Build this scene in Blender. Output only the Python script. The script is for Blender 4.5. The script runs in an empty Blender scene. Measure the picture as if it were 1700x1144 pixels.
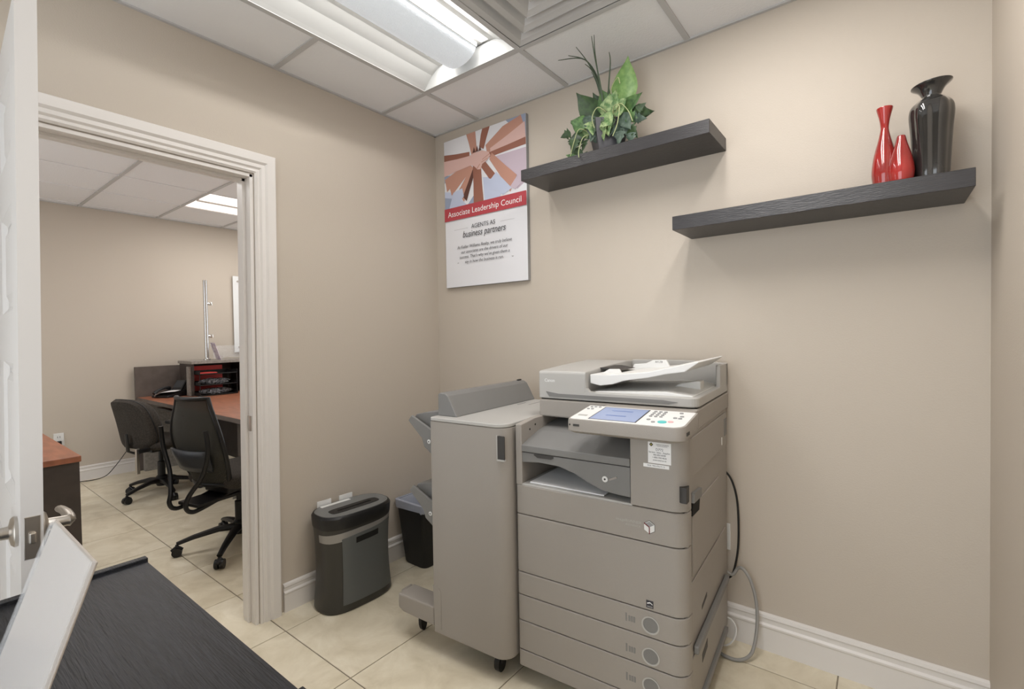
import bpy, bmesh, math, random
from mathutils import Vector, Matrix, Euler
random.seed(7)
PI = math.pi
SC = bpy.context.scene
COL = SC.collection

# ---------------------------------------------------------------- camera
def make_camera():
    f, yaw, pitch, roll = 797.75, -0.658, -0.0209, -0.0168
    fwd = Vector((math.sin(yaw)*math.cos(pitch), math.cos(yaw)*math.cos(pitch), math.sin(pitch)))
    right = Vector((math.cos(yaw), -math.sin(yaw), 0)); up = right.cross(fwd)
    r2 = math.cos(roll)*right + math.sin(roll)*up
    u2 = -math.sin(roll)*right + math.cos(roll)*up
    m = Matrix((r2, u2, -fwd)).transposed().to_4x4()
    m.translation = Vector((2.266, -2.1647, 1.3062))
    cd = bpy.data.cameras.new('camera'); cd.sensor_width = 36.0; cd.lens = 36.0*f/1700.0
    cd.clip_start = 0.02; cd.clip_end = 60
    co = bpy.data.objects.new('camera', cd); co.matrix_world = m
    COL.objects.link(co); SC.camera = co
make_camera()

# ---------------------------------------------------------------- world, exposure, area lights
SC.view_settings.view_transform = 'Standard'; SC.view_settings.look = 'None'
SC.view_settings.gamma = 1.0; SC.view_settings.use_curve_mapping = False
SC.view_settings.exposure = 0.0
wd = bpy.data.worlds.new('world'); SC.world = wd; wd.use_nodes = True
wd.node_tree.nodes['Background'].inputs[0].default_value = (0.9, 0.95, 1.0, 1)
wd.node_tree.nodes['Background'].inputs[1].default_value = 3.4

def area(name, loc, rot, sx, sy, power, col=(1, .985, .965)):
    l = bpy.data.lights.new(name, 'AREA'); l.shape = 'RECTANGLE'; l.size = sx; l.size_y = sy
    l.energy = power; l.color = col
    o = bpy.data.objects.new(name, l); o.location = loc; o.rotation_euler = rot; COL.objects.link(o); return o
# room lamps: the troffer seen above, the office one next door, and fill lamps added out of view
for dx in (-.155, .155):          # a tube either side of each centre basket
    area('troffer_lamp', (0.679+dx*.87, -1.027, 2.662), (0, 0, 0), 0.045, 1.14, 4.5)
    area('added_fill_lamp', (1.898+dx, -1.027, 2.568), (0, 0, 0), 0.10, 1.10, 9)  # out of view, added to fill the right-hand walls
    area('office_or_fill_lamp', (-2.6725+dx, 0.17, 2.568), (0, 0, 0), 0.10, 1.10, 8.5)
    area('office_or_fill_lamp', (-1.4425+dx, -1.66, 2.568), (0, 0, 0), 0.10, 1.10, 8.5)  # unseen lamp added as fill on the sideboard side
    area('office_or_fill_lamp', (-0.8275+dx, 1.389, 2.568), (0, 0, 0), 0.10, 1.10, 5)  # unseen lamp added as more office fill, behind the wall

# ---------------------------------------------------------------- materials
def lin(c):
    return tuple((x/12.92 if x <= .04045 else ((x+.055)/1.055)**2.4) for x in (v/255 for v in c)) + (1,)
MATS = {}
def mat(name, rgb, rough=.6, metal=0., spec=.5, bump=0., bscale=60., var=0., vscale=4., rgb2=None, trans=0., coat=0., emit=None, estr=0., ior=1.45, alpha=1., stretch=None):
    m = bpy.data.materials.new(name); m.use_nodes = True
    nt = m.node_tree; b = nt.nodes['Principled BSDF']
    b.inputs['Base Color'].default_value = lin(rgb); b.inputs['Roughness'].default_value = rough
    b.inputs['Metallic'].default_value = metal; b.inputs['Specular IOR Level'].default_value = spec
    b.inputs['Transmission Weight'].default_value = trans; b.inputs['IOR'].default_value = ior
    b.inputs['Coat Weight'].default_value = coat; b.inputs['Alpha'].default_value = alpha
    if emit:
        b.inputs['Emission Color'].default_value = lin(emit); b.inputs['Emission Strength'].default_value = estr
    if bump or var:
        tc = nt.nodes.new('ShaderNodeTexCoord'); src = tc.outputs['Object']
        if stretch:
            mp = nt.nodes.new('ShaderNodeMapping'); mp.inputs['Scale'].default_value = stretch
            nt.links.new(src, mp.inputs['Vector']); src = mp.outputs['Vector']
        if bump:
            n = nt.nodes.new('ShaderNodeTexNoise'); n.inputs['Scale'].default_value = bscale; n.inputs['Detail'].default_value = 3
            nt.links.new(src, n.inputs['Vector'])
            bp = nt.nodes.new('ShaderNodeBump'); bp.inputs['Strength'].default_value = bump; bp.inputs['Distance'].default_value = .004
            nt.links.new(n.outputs['Fac'], bp.inputs['Height']); nt.links.new(bp.outputs['Normal'], b.inputs['Normal'])
        if var:
            n2 = nt.nodes.new('ShaderNodeTexNoise'); n2.inputs['Scale'].default_value = vscale; n2.inputs['Detail'].default_value = 6
            nt.links.new(src, n2.inputs['Vector'])
            rp = nt.nodes.new('ShaderNodeValToRGB'); c1 = lin(rgb); c2 = lin(rgb2 or tuple(x*(1-var) for x in rgb))
            rp.color_ramp.elements[0].position = .38; rp.color_ramp.elements[1].position = .64
            rp.color_ramp.elements[0].color = c2; rp.color_ramp.elements[1].color = c1
            nt.links.new(n2.outputs['Fac'], rp.inputs['Fac']); nt.links.new(rp.outputs['Color'], b.inputs['Base Color'])
    MATS[name] = m
    return m
M_wall = mat('beige_wall_paint', (195, 185, 172), .55, spec=.35, bump=.12, bscale=180)
M_trim = mat('white_trim_paint', (226, 222, 218), .35, spec=.5)
M_door = mat('white_door_paint', (204, 201, 198), .38, spec=.5)
M_ceil = mat('ceiling_tile_white', (232, 232, 233), .9, spec=.2, bump=.35, bscale=120)
M_grid = mat('ceiling_grid_metal', (190, 189, 188), .5, spec=.4)
M_grout = mat('floor_grout', (150, 140, 124), .9)
M_lampwhite = mat('troffer_white_enamel', (240, 239, 236), .45)
M_refl = mat('troffer_reflector', (182, 182, 180), .5)
M_diff = mat('troffer_lens', (214, 220, 226), .5, emit=(236, 242, 248), estr=.32, bump=.5, bscale=260)
M_tube = mat('troffer_glow', (255, 250, 244), .5, emit=(255, 248, 240), estr=1.2)
M_officeglow = mat('office_troffer_glow', (255, 246, 240), .5, emit=(255, 240, 230), estr=1.6)
M_vent = mat('vent_grey_enamel', (190, 188, 186), .45)
M_body = mat('copier_warm_grey', (155, 149, 142), .5, bump=.18, bscale=500)
M_top = mat('copier_light_grey', (178, 176, 172), .45, bump=.12, bscale=500)
M_cool = mat('copier_mid_grey', (124, 123, 121), .5, bump=.2, bscale=500)
M_dkgrey = mat('copier_dark_recess', (62, 60, 58), .6)
M_white = mat('white_plastic', (226, 226, 224), .4)
M_black = mat('black_plastic', (26, 26, 27), .42, bump=.1, bscale=300)
M_gap = mat('seam_black', (18, 17, 16), .9)
M_paper = mat('paper_white', (238, 238, 238), .8)
M_key = mat('grey_key', (150, 150, 150), .5)
M_screen = mat('touch_screen', (130, 142, 170), .25, emit=(140, 152, 186), estr=.38)
M_screenink = mat('screen_ink', (84, 104, 150), .3, emit=(84, 104, 150), estr=.4)
M_teal = mat('teal_key', (90, 190, 190), .4)
M_pink = mat('pink_key', (226, 180, 180), .4)
M_shelf = mat('black_brown_veneer', (40, 37, 39), .34, spec=.8, bump=.5, bscale=30, stretch=(1, 12, 12), var=.22, vscale=14)
M_unit = mat('blackened_woodgrain', (32, 33, 38), .45, spec=.4, bump=.5, bscale=22, stretch=(1, 14, 14), var=.35, vscale=9)
M_cherry = mat('cherry_laminate', (158, 100, 74), .38, var=.14, vscale=6, stretch=(1, 5, 5))
M_espresso = mat('espresso_laminate', (68, 60, 56), .45, var=.14, vscale=10)
M_panel = mat('office_panel_brown', (98, 88, 82), .6, var=.1, vscale=12)
M_laminate = mat('grey_speckled_laminate', (146, 140, 132), .5, var=.12, vscale=60)
M_chairblk = mat('chair_black_nylon', (20, 20, 21), .42)
M_fabric = mat('chair_brown_fabric', (68, 62, 56), .95, bump=.7, bscale=420, var=.25, vscale=120)
M_chrome = mat('chrome', (215, 215, 215), .15, metal=1)
M_nickel = mat('brushed_nickel', (190, 184, 176), .32, metal=1)
M_glass = mat('clear_acrylic', (226, 228, 230), .14, alpha=.15)
M_acryl = mat('frosted_acrylic', (176, 167, 158), .4, alpha=.9)
M_frost = mat('frosted_panel', (226, 228, 228), .35)
M_red = mat('red_glaze', (168, 44, 40), .14, coat=.8, var=.18, vscale=9)
M_blackgl = mat('black_glaze', (52, 51, 50), .08, coat=1., var=.3, vscale=8)
M_pot = mat('charcoal_pot', (72, 72, 76), .5)
M_leafD = mat('leaf_dark', (50, 66, 46), .38, var=.3, vscale=40, rgb2=(66, 88, 56))
M_leafM = mat('leaf_mid', (98, 130, 78), .4, var=.3, vscale=50, rgb2=(62, 92, 52))
M_leafL = mat('leaf_light', (138, 172, 104), .4, var=.25, vscale=40, rgb2=(108, 146, 82))
M_leafV = mat('leaf_variegated', (158, 176, 124), .45, var=.3, vscale=55, rgb2=(88, 122, 74))
M_leafG = mat('leaf_bluegreen', (96, 112, 100), .5, var=.3, vscale=50, rgb2=(58, 78, 64))
M_stem = mat('pale_stem', (168, 176, 130), .6)
M_blade = mat('grass_green', (70, 84, 66), .6)
M_redcard = mat('red_card', (196, 66, 62), .6)
M_redband = mat('poster_red', (178, 68, 76), .5)
M_posterw = mat('poster_white', (226, 226, 230), .5)
M_ink = mat('ink_dark', (60, 58, 64), .7)
M_sk1 = mat('print_skin_light', (214, 178, 170), .5)
M_sk2 = mat('print_skin_tan', (190, 142, 124), .5)
M_sk3 = mat('print_skin_brown', (150, 100, 84), .5)
M_sk4 = mat('print_skin_dark', (96, 62, 54), .5)
M_pb1 = mat('print_pale_blue', (190, 198, 220), .5)
M_pb2 = mat('print_grey_blue', (150, 160, 182), .5)
M_pl = mat('print_lilac', (196, 180, 192), .5)
M_shgrey = mat('shredder_silver', (128, 130, 130), .38, metal=.3)
M_shbody = mat('shredder_graphite', (66, 65, 62), .34, metal=.35)
M_shband = mat('shredder_band', (152, 150, 146), .35, metal=.3)
M_shdoor = mat('shredder_smoked_bin', (92, 95, 94), .4)
M_bag = mat('bin_liner', (200, 206, 222), .25, trans=.35, bump=.8, bscale=40)
M_binblk = mat('bin_black', (30, 30, 31), .5, bump=.3, bscale=300)
M_cord = mat('grey_cord', (150, 148, 144), .55)
M_cordblk = mat('black_cord', (24, 24, 24), .5)
M_cardb = mat('cardboard', (176, 134, 106), .85)
M_crinkle = mat('crinkled_film', (190, 190, 196), .2, trans=.25, bump=1., bscale=60, var=.55, vscale=50)
M_pinkpr = mat('pink_print', (222, 200, 206), .5, var=.3, vscale=30, rgb2=(170, 150, 170))
M_gold = mat('sticker_olive', (150, 142, 60), .6)
M_darkgr = mat('device_dark_grey', (52, 54, 58), .45)
M_foot = mat('castor_grey', (70, 70, 70), .5)

def mesh_backrest_mat():
    m = mat('chair_mesh', (58, 56, 50), .8)
    nt = m.node_tree; b = nt.nodes['Principled BSDF']
    tc = nt.nodes.new('ShaderNodeTexCoord'); w = nt.nodes.new('ShaderNodeTexChecker'); w.inputs['Scale'].default_value = 420
    nt.links.new(tc.outputs['Object'], w.inputs['Vector'])
    mr = nt.nodes.new('ShaderNodeMapRange'); mr.inputs['To Min'].default_value = .72; mr.inputs['To Max'].default_value = .98
    nt.links.new(w.outputs['Fac'], mr.inputs['Value']); nt.links.new(mr.outputs['Result'], b.inputs['Alpha'])
    return m
M_mesh = mesh_backrest_mat()

def floor_tile_mat():
    m = mat('cream_floor_tile', (208, 196, 170), .42, spec=.45)
    nt = m.node_tree; b = nt.nodes['Principled BSDF']
    tc = nt.nodes.new('ShaderNodeTexCoord'); oi = nt.nodes.new('ShaderNodeObjectInfo')
    ad = nt.nodes.new('ShaderNodeVectorMath'); ad.operation = 'ADD'
    sc = nt.nodes.new('ShaderNodeVectorMath'); sc.operation = 'SCALE'; sc.inputs['Scale'].default_value = 3.7
    nt.links.new(oi.outputs['Location'], sc.inputs[0]); nt.links.new(sc.outputs[0], ad.inputs[0]); nt.links.new(tc.outputs['Object'], ad.inputs[1])
    n = nt.nodes.new('ShaderNodeTexNoise'); n.inputs['Scale'].default_value = 5.5; n.inputs['Detail'].default_value = 9; n.inputs['Roughness'].default_value = .62
    n.inputs['Distortion'].default_value = .6
    nt.links.new(ad.outputs[0], n.inputs['Vector'])
    rp = nt.nodes.new('ShaderNodeValToRGB'); e = rp.color_ramp.elements
    e[0].position = .3; e[0].color = lin((204, 193, 168)); e[1].position = .7; e[1].color = lin((236, 228, 208))
    k = e.new(.5); k.color = lin((221, 211, 188))
    nt.links.new(n.outputs['Fac'], rp.inputs['Fac']); nt.links.new(rp.outputs['Color'], b.inputs['Base Color'])
    return m
M_tile = floor_tile_mat()

# ---------------------------------------------------------------- mesh helper
class MB:
    def __init__(s): s.v = []; s.f = []; s.m = []; s.mats = []; s.marks = []; s.T = Matrix.Identity(4)
    def each(s, name, parent=None, **k):      # every added solid becomes an object of its own
        out = []
        for i, (v0, f0) in enumerate(s.marks):
            v1, f1 = s.marks[i+1] if i+1 < len(s.marks) else (len(s.v), len(s.f))
            q = MB(); q.v = s.v[v0:v1]; q.f = [tuple(a-v0 for a in f) for f in s.f[f0:f1]]
            used = sorted(set(s.m[f0:f1])); q.mats = [s.mats[u] for u in used]; q.m = [used.index(a) for a in s.m[f0:f1]]
            out.append(q.build(name, parent, **k))
        return out
    def mi(s, m):
        if m not in s.mats: s.mats.append(m)
        return s.mats.index(m)
    def add(s, vs, fs, m):
        k = len(s.v); i = s.mi(m); s.marks.append((k, len(s.f)))
        s.v += [tuple(s.T @ Vector(v)) for v in vs]
        s.f += [tuple(k+a for a in f) for f in fs]; s.m += [i]*len(fs); return s
    def box(s, x0, x1, y0, y1, z0, z1, m):
        vs = [(x0,y0,z0),(x1,y0,z0),(x1,y1,z0),(x0,y1,z0),(x0,y0,z1),(x1,y0,z1),(x1,y1,z1),(x0,y1,z1)]
        return s.add(vs, [(0,3,2,1),(4,5,6,7),(0,1,5,4),(1,2,6,5),(2,3,7,6),(3,0,4,7)], m)
    def bbox(s, x0, x1, y0, y1, z0, z1, m, b=.004, seg=2):      # box with rounded edges
        bm = bmesh.new(); bmesh.ops.create_cube(bm, size=1)
        for v in bm.verts: v.co = Vector(((x0+x1)/2+v.co.x*(x1-x0), (y0+y1)/2+v.co.y*(y1-y0), (z0+z1)/2+v.co.z*(z1-z0)))
        bmesh.ops.bevel(bm, geom=list(bm.edges), offset=b, segments=seg, profile=.5, affect='EDGES')
        return s.frombm(bm, m)
    def frombm(s, bm, m):
        bm.verts.index_update()
        s.add([v.co.copy() for v in bm.verts], [tuple(v.index for v in f.verts) for f in bm.faces], m); bm.free(); return s
    def prism(s, pts, axis, a, b, m):      # polygon extruded along an axis ('x': pts=(y,z), 'y': pts=(x,z), 'z': pts=(x,y))
        def P(p, t):
            return {'x': (t, p[0], p[1]), 'y': (p[0], t, p[1]), 'z': (p[0], p[1], t)}[axis]
        n = len(pts); vs = [P(p, a) for p in pts] + [P(p, b) for p in pts]
        fs = [tuple(range(n))[::-1], tuple(range(n, 2*n))] + [(i, (i+1) % n, n+(i+1) % n, n+i) for i in range(n)]
        return s.add(vs, fs, m)
    def loft(s, rings, m, cap=True, closed=True):
        n = len(rings[0]); vs = [p for r in rings for p in r]; fs = []
        for k in range(len(rings)-1):
            for i in range(n if closed else n-1):
                j = (i+1) % n; fs.append((k*n+i, k*n+j, (k+1)*n+j, (k+1)*n+i))
        if cap: fs += [tuple(range(n))[::-1], tuple(range((len(rings)-1)*n, len(rings)*n))]
        return s.add(vs, fs, m)
    def lathe(s, prof, m, c=(0,0,0), seg=24, cap=True):
        rings = [[(c[0]+r*math.cos(2*PI*i/seg), c[1]+r*math.sin(2*PI*i/seg), c[2]+z) for i in range(seg)] for r, z in prof]
        return s.loft(rings, m, cap)
    def cyl(s, p, q, r, m, seg=14, r2=None):
        return s.tube([p, q], [r, r if r2 is None else r2], m, seg)
    def tube(s, path, r, m, seg=10, flat=1.0):
        P = [Vector(p) for p in path]; rs = r if isinstance(r, (list, tuple)) else [r]*len(P)
        rings = []; up = None
        for i, p in enumerate(P):
            t = (P[min(i+1, len(P)-1)] - P[max(i-1, 0)]).normalized()
            if up is None: up = Vector((0,0,1)) if abs(t.z) < .9 else Vector((1,0,0))
            a = t.cross(up)
            if a.length < 1e-5: a = t.orthogonal()
            a.normalize(); b = a.cross(t).normalized(); up = b
            rings.append([tuple(p + a*rs[i]*math.cos(2*PI*k/seg) + b*rs[i]*flat*math.sin(2*PI*k/seg)) for k in range(seg)])
        return s.loft(rings, m)
    def build(s, name, parent=None, smooth=None, bevel=0):
        me = bpy.data.meshes.new(name); me.from_pydata(s.v, [], s.f)
        for m in s.mats: me.materials.append(m)
        me.polygons.foreach_set('material_index', s.m)
        bm = bmesh.new(); bm.from_mesh(me); bmesh.ops.recalc_face_normals(bm, faces=bm.faces); bm.to_mesh(me); bm.free()
        o = bpy.data.objects.new(name, me); COL.objects.link(o)
        if parent: o.parent = parent
        if bevel:
            md = o.modifiers.new('b', 'BEVEL'); md.width = bevel; md.segments = 2; md.limit_method = 'ANGLE'; md.angle_limit = .6
        if smooth:
            me.polygons.foreach_set('use_smooth', [True]*len(me.polygons))
            me.set_sharp_from_angle(angle=math.radians(smooth))
        me.update()
        return o
def catmull(pts, n=6):
    P = [Vector(p) for p in pts]; out = []
    for i in range(len(P)-1):
        p0, p1, p2, p3 = P[max(i-1,0)], P[i], P[i+1], P[min(i+2, len(P)-1)]
        for k in range(n):
            t = k/n
            out.append(.5*((2*p1)+(p2-p0)*t+(2*p0-5*p1+4*p2-p3)*t*t+(3*p1-p0-3*p2+p3)*t**3))
    out.append(P[-1]); return out
def tag(o, label, cat, group=None):
    o['label'] = label; o['category'] = cat
    if group: o['group'] = group
    return o
def thing(name, label, cat, loc=(0,0,0), rz=0, group=None):
    o = bpy.data.objects.new(name, None); o.empty_display_size = .05; COL.objects.link(o)
    o.location = loc; o.rotation_euler = (0,0,rz); return tag(o, label, cat, group)
def struct(mb, name, parent=None, **k):
    o = mb.build(name, parent, **k)
    if not parent: o['kind'] = 'structure'
    return o
def copyobj(o, name=None, parent=None, loc=None):
    c = o.copy(); COL.objects.link(c)
    if parent: c.parent = parent
    if loc: c.location = loc
    return c
def rrect(x0, x1, y0, y1, r, n=5):     # rounded rectangle, r: 4 corner radii (x0y0, x1y0, x1y1, x0y1)
    out = []
    for (cx, cy, rr, a0) in ((x0+r[0], y0+r[0], r[0], PI), (x1-r[1], y0+r[1], r[1], 1.5*PI), (x1-r[2], y1-r[2], r[2], 0), (x0+r[3], y1-r[3], r[3], .5*PI)):
        for k in range(n+1):
            a = a0 + .5*PI*k/n; out.append((cx+rr*math.cos(a), cy+rr*math.sin(a)))
    return out
def text(body, size, m, parent, mtx, name='lettering', align='CENTER', shear=0., bold=0., sx=1., spacing=1.):
    cu = bpy.data.curves.new(name, 'FONT'); cu.body = body; cu.size = size; cu.align_x = align; cu.align_y = 'CENTER'
    cu.shear = shear; cu.offset = bold; cu.resolution_u = 3; cu.space_character = spacing
    to = bpy.data.objects.new(name, cu); COL.objects.link(to)
    dg = bpy.context.evaluated_depsgraph_get(); me = bpy.data.meshes.new_from_object(to.evaluated_get(dg))
    bpy.data.objects.remove(to)
    for v in me.vertices: v.co = mtx @ Vector((v.co.x*sx, v.co.y, 0))
    me.materials.clear(); me.materials.append(m)
    o = bpy.data.objects.new(name, me); COL.objects.link(o); o.parent = parent
    return o
def facing_front(x, y, z):            # text standing in the xz plane, read from -y
    return Matrix(((1,0,0,x),(0,0,-1,y),(0,1,0,z),(0,0,0,1)))

H = 2.5725
T = 0.6096
RW = 2.54        # right wall
RY = -3.2        # wall behind the camera
FX = -3.70       # far office wall
OY = 2.2         # office side wall
J0, J1 = -1.155, -1.965   # door opening
DH = 2.05
# ================================================================ SETTING
struct(MB().box(FX-.12, RW+.12, RY-.12, OY+.12, -.12, -.004, M_grout), 'floor')
floor = bpy.data.objects['floor']
tx, ty = .494, .98
x0g, y0g = .155, -1.12
mbt = MB(); mbt.bbox(-tx/2+.0022, tx/2-.0022, -ty/2+.0022, ty/2-.0022, -.004, 0, M_tile, b=.0012, seg=1)
proto = None
def tile_at(xa, xb, ya, yb):
    global proto
    full = abs(xb-xa-tx) < 1e-4 and abs(yb-ya-ty) < 1e-4
    cx, cy = (xa+xb)/2, (ya+yb)/2
    if full:
        if proto is None:
            proto = mbt.build('tile', floor); proto.location = (cx, cy, 0); return
        copyobj(proto, loc=(cx, cy, 0))
    else:
        w, d = (xb-xa)/2-.0022, (yb-ya)/2-.0022
        if w < .004 or d < .004: return
        o = MB().bbox(-w, w, -d, d, -.004, 0, M_tile, b=.0012, seg=1).build('tile', floor); o.location = (cx, cy, 0)
for i in range(-9, 6):
    for j in range(-4, 5):
        xa, xb = x0g+tx*i, x0g+tx*(i+1); ya, yb = y0g+ty*j, y0g+ty*(j+1)
        xa, xb = max(xa, FX), min(xb, RW); ya, yb = max(ya, RY), min(yb, OY)
        if xb-xa < .01 or yb-ya < .01: continue
        if xa > 0 and ya >= 0: continue
        tile_at(xa, xb, ya, yb)

def slant(y, z): return y + .013*(z-1.0)
# left wall with doorway (right jamb a touch out of plumb)
w = MB(); w.prism([(RY, 0), (J1, 0), (J1, DH), (slant(J0, DH), DH), (slant(J0, 0), 0), (OY, 0), (OY, H+.15), (RY, H+.15)], 'x', -.12, 0, M_wall)
struct(w, 'wall_left')
struct(MB().box(0, RW+.12, 0, .12, 0, H+.15, M_wall), 'wall_back')
struct(MB().box(RW, RW+.12, RY, 0, 0, H+.15, M_wall), 'wall_right')
w = MB(); w.box(FX-.12, -2.5, RY-.12, RY, 0, H+.15, M_wall); w.box(-1.5, .70, RY-.12, RY, 0, H+.15, M_wall); w.box(-2.5, -1.5, RY-.12, RY, 2.30, H+.15, M_wall); w.box(2.40, RW+.12, RY-.12, RY, 0, H+.15, M_wall); w.box(.70, 2.40, RY-.12, RY, 2.30, H+.15, M_wall)
struct(w, 'wall_front')            # unseen openings added so world light fills both rooms
struct(MB().box(FX-.12, FX, RY, OY, 0, H+.15, M_wall), 'wall_far')
w = MB(); w.box(FX-.12, -2.0, OY, OY+.12, 0, H+.15, M_wall); w.box(-.8, 0, OY, OY+.12, 0, H+.15, M_wall); w.box(-2.0, -.8, OY, OY+.12, 2.3, H+.15, M_wall)
struct(w, 'wall_office_side')      # unseen opening added to bring world light into the office

# baseboards
def board_profile(h):                  # (depth, z)
    return [(0,0),(.016,0),(.016,h*.62),(.019,h*.66),(.019,h*.70),(.012,h*.75),(.012,h*.86),(.016,h*.90),(.014,h*.97),(.004,h),(0,h)]
def baseboard(name, kind, fixed, a, b, h):
    pr = board_profile(h); s = MB()
    if kind == 'A': s.prism([(fixed+d, z) for d, z in pr], 'y', a, b, M_trim)      # along y, faces +x
    if kind == 'Am': s.prism([(fixed-d, z) for d, z in pr], 'y', a, b, M_trim)
    if kind == 'B': s.prism([(fixed-d, z) for d, z in pr], 'x', a, b, M_trim)      # along x, faces -y
    return struct(s, name)
baseboard('baseboard_left', 'A', 0, -1.052, -.0, .135)
baseboard('baseboard_back', 'B', 0, .016, RW-.0, .150)
baseboard('baseboard_far', 'A', FX, RY, OY, .135)
# door casing: stepped profile, offsets measured from the opening edge outward
prof = [(.006,0),(.006,.010),(.014,.016),(.020,.013),(.026,.013),(.034,.020),(.050,.017),(.056,.022),(.060,.025),(.094,.025),(.098,.022),(.098,0)]
def casing(side, sx, x):
    s = MB(); rings = []
    yr = lambda off, z: slant(J0, z)+off
    for (kind) in ('rb','rt','lt','lb'):
        ring = []
        for off, d in prof:
            z = 0 if kind[1] == 'b' else DH+off
            y = yr(off, z) if kind[0] == 'r' else J1-off
            ring.append((x+sx*d, y, z))
        rings.append(ring)
    s.loft(rings, M_trim); return s
struct(casing(1, 1, 0), 'trim_1', smooth=25)
struct(casing(1, -1, -.12), 'trim_2', smooth=25)
j = MB()                               # jamb lining and stop
for (xa, xb, th) in ((-.125, .004, .012), (-.085, -.045, .024)):
    vs = []
    for x in (xa, xb):
        for z in (0, DH):
            vs += [(x, slant(J0, z)+.002, z), (x, slant(J0, z)-th, z)]
    j.add(vs, [(0,1,3,2),(4,6,7,5),(0,4,5,1),(2,3,7,6),(0,2,6,4),(1,5,7,3)], M_trim)
    j.box(xa, xb, J1-.002, J1+th, 0, DH, M_trim)
    j.box(xa, xb, J1, slant(J0, DH), DH-th, DH+.002, M_trim)
struct(j, 'trim_3')
tag(MB().bbox(-.040, -.012, J0-.0165, J0-.0125, .885, .955, M_nickel, b=.001).build('strike_plate'), 'small metal strike plate on the white door jamb', 'strike plate')
# ---------------------------------------------------------------- ceilings
cb = MB(); cb.box(FX-.12, RW+.12, RY-.12, OY+.12, H+.15, H+.2, M_ceil)
struct(cb, 'ceiling'); ceiling = bpy.data.objects['ceiling']
def ceiling_grid(xs, ys, x0, x1, y0, y1, skip, light_cross=False):
    bw = .012
    xs = sorted(x for x in xs if x0 < x < x1); ys = sorted(y for y in ys if y0 < y < y1)
    def spans(a, b, holes):
        out = []; p = a
        for h0, h1 in sorted(holes):
            if h0 > p: out.append((p, h0))
            p = max(p, h1)
        if b > p: out.append((p, b))
        return out
    for x in xs:
        for p, q in spans(y0, y1, [(c, d) for a, b, c, d in skip if a+.01 < x < b-.01]):
            MB().box(x-(.004 if light_cross else bw), x+(.004 if light_cross else bw), p, q, H, H+(.012 if light_cross else .03), M_ceil if light_cross else M_grid).build('grid_bar', ceiling)
    for y in ys:
        for p, q in spans(x0, x1, [(a, b) for a, b, c, d in skip if c+.01 < y < d-.01]):
            MB().box(p, q, y-bw, y+bw, H-.0006, H+.028, M_grid).build('grid_bar', ceiling)
    for (a, b, c, d) in ((x0, x0+.014, y0, y1), (x1-.014, x1, y0, y1), (x0, x1, y0, y0+.014), (x0, x1, y1-.014, y1)):
        MB().box(a, b, c, d, H-.001, H+.02, M_grid).build('wall_angle', ceiling)
    X = [x0]+xs+[x1]; Y = [y0]+ys+[y1]; cache = {}
    for i in range(len(X)-1):
        for k in range(len(Y)-1):
            cx, cy = (X[i]+X[i+1])/2, (Y[k]+Y[k+1])/2
            if any(a < cx < b and c < cy < d for a, b, c, d in skip): continue
            w, d = round((X[i+1]-X[i])/2-.0035, 4), round((Y[k+1]-Y[k])/2-.0035, 4)
            if (w, d) in cache: copyobj(cache[(w, d)], loc=(cx, cy, 0))
            else:
                o = MB().bbox(-w, w, -d, d, H+.006, H+.022, M_ceil, b=.002, seg=1).build('ceiling_tile', ceiling)
                o.location = (cx, cy, 0); cache[(w, d)] = o
LX, LY = .374, -.417
L2 = (1.30, 1.90, -2.86, -2.24)
ceiling_grid([LX+T*i for i in range(0, 4)], [LY-T*i for i in range(0, 5)], 0, RW, RY, 0,
             [(LX, LX+T, LY-2*T, LY), (LX+T, LX+2*T, LY-T, LY), (LX+2*T, LX+3*T, LY-2*T, LY)])
OX0, OYl = -2.98, -.44
ceiling_grid([OX0+.615*i for i in range(-1, 5)], [OYl+T*i for i in range(-5, 6)], FX, -.12, RY, OY,
             [(OX0, OX0+.615, OYl, OYl+2*T), (OX0+.615*2, OX0+.615*3, OYl-3*T, OYl-T), (OX0+.615*3, OX0+.615*4, OYl+2*T, OYl+4*T)], light_cross=True)

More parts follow.
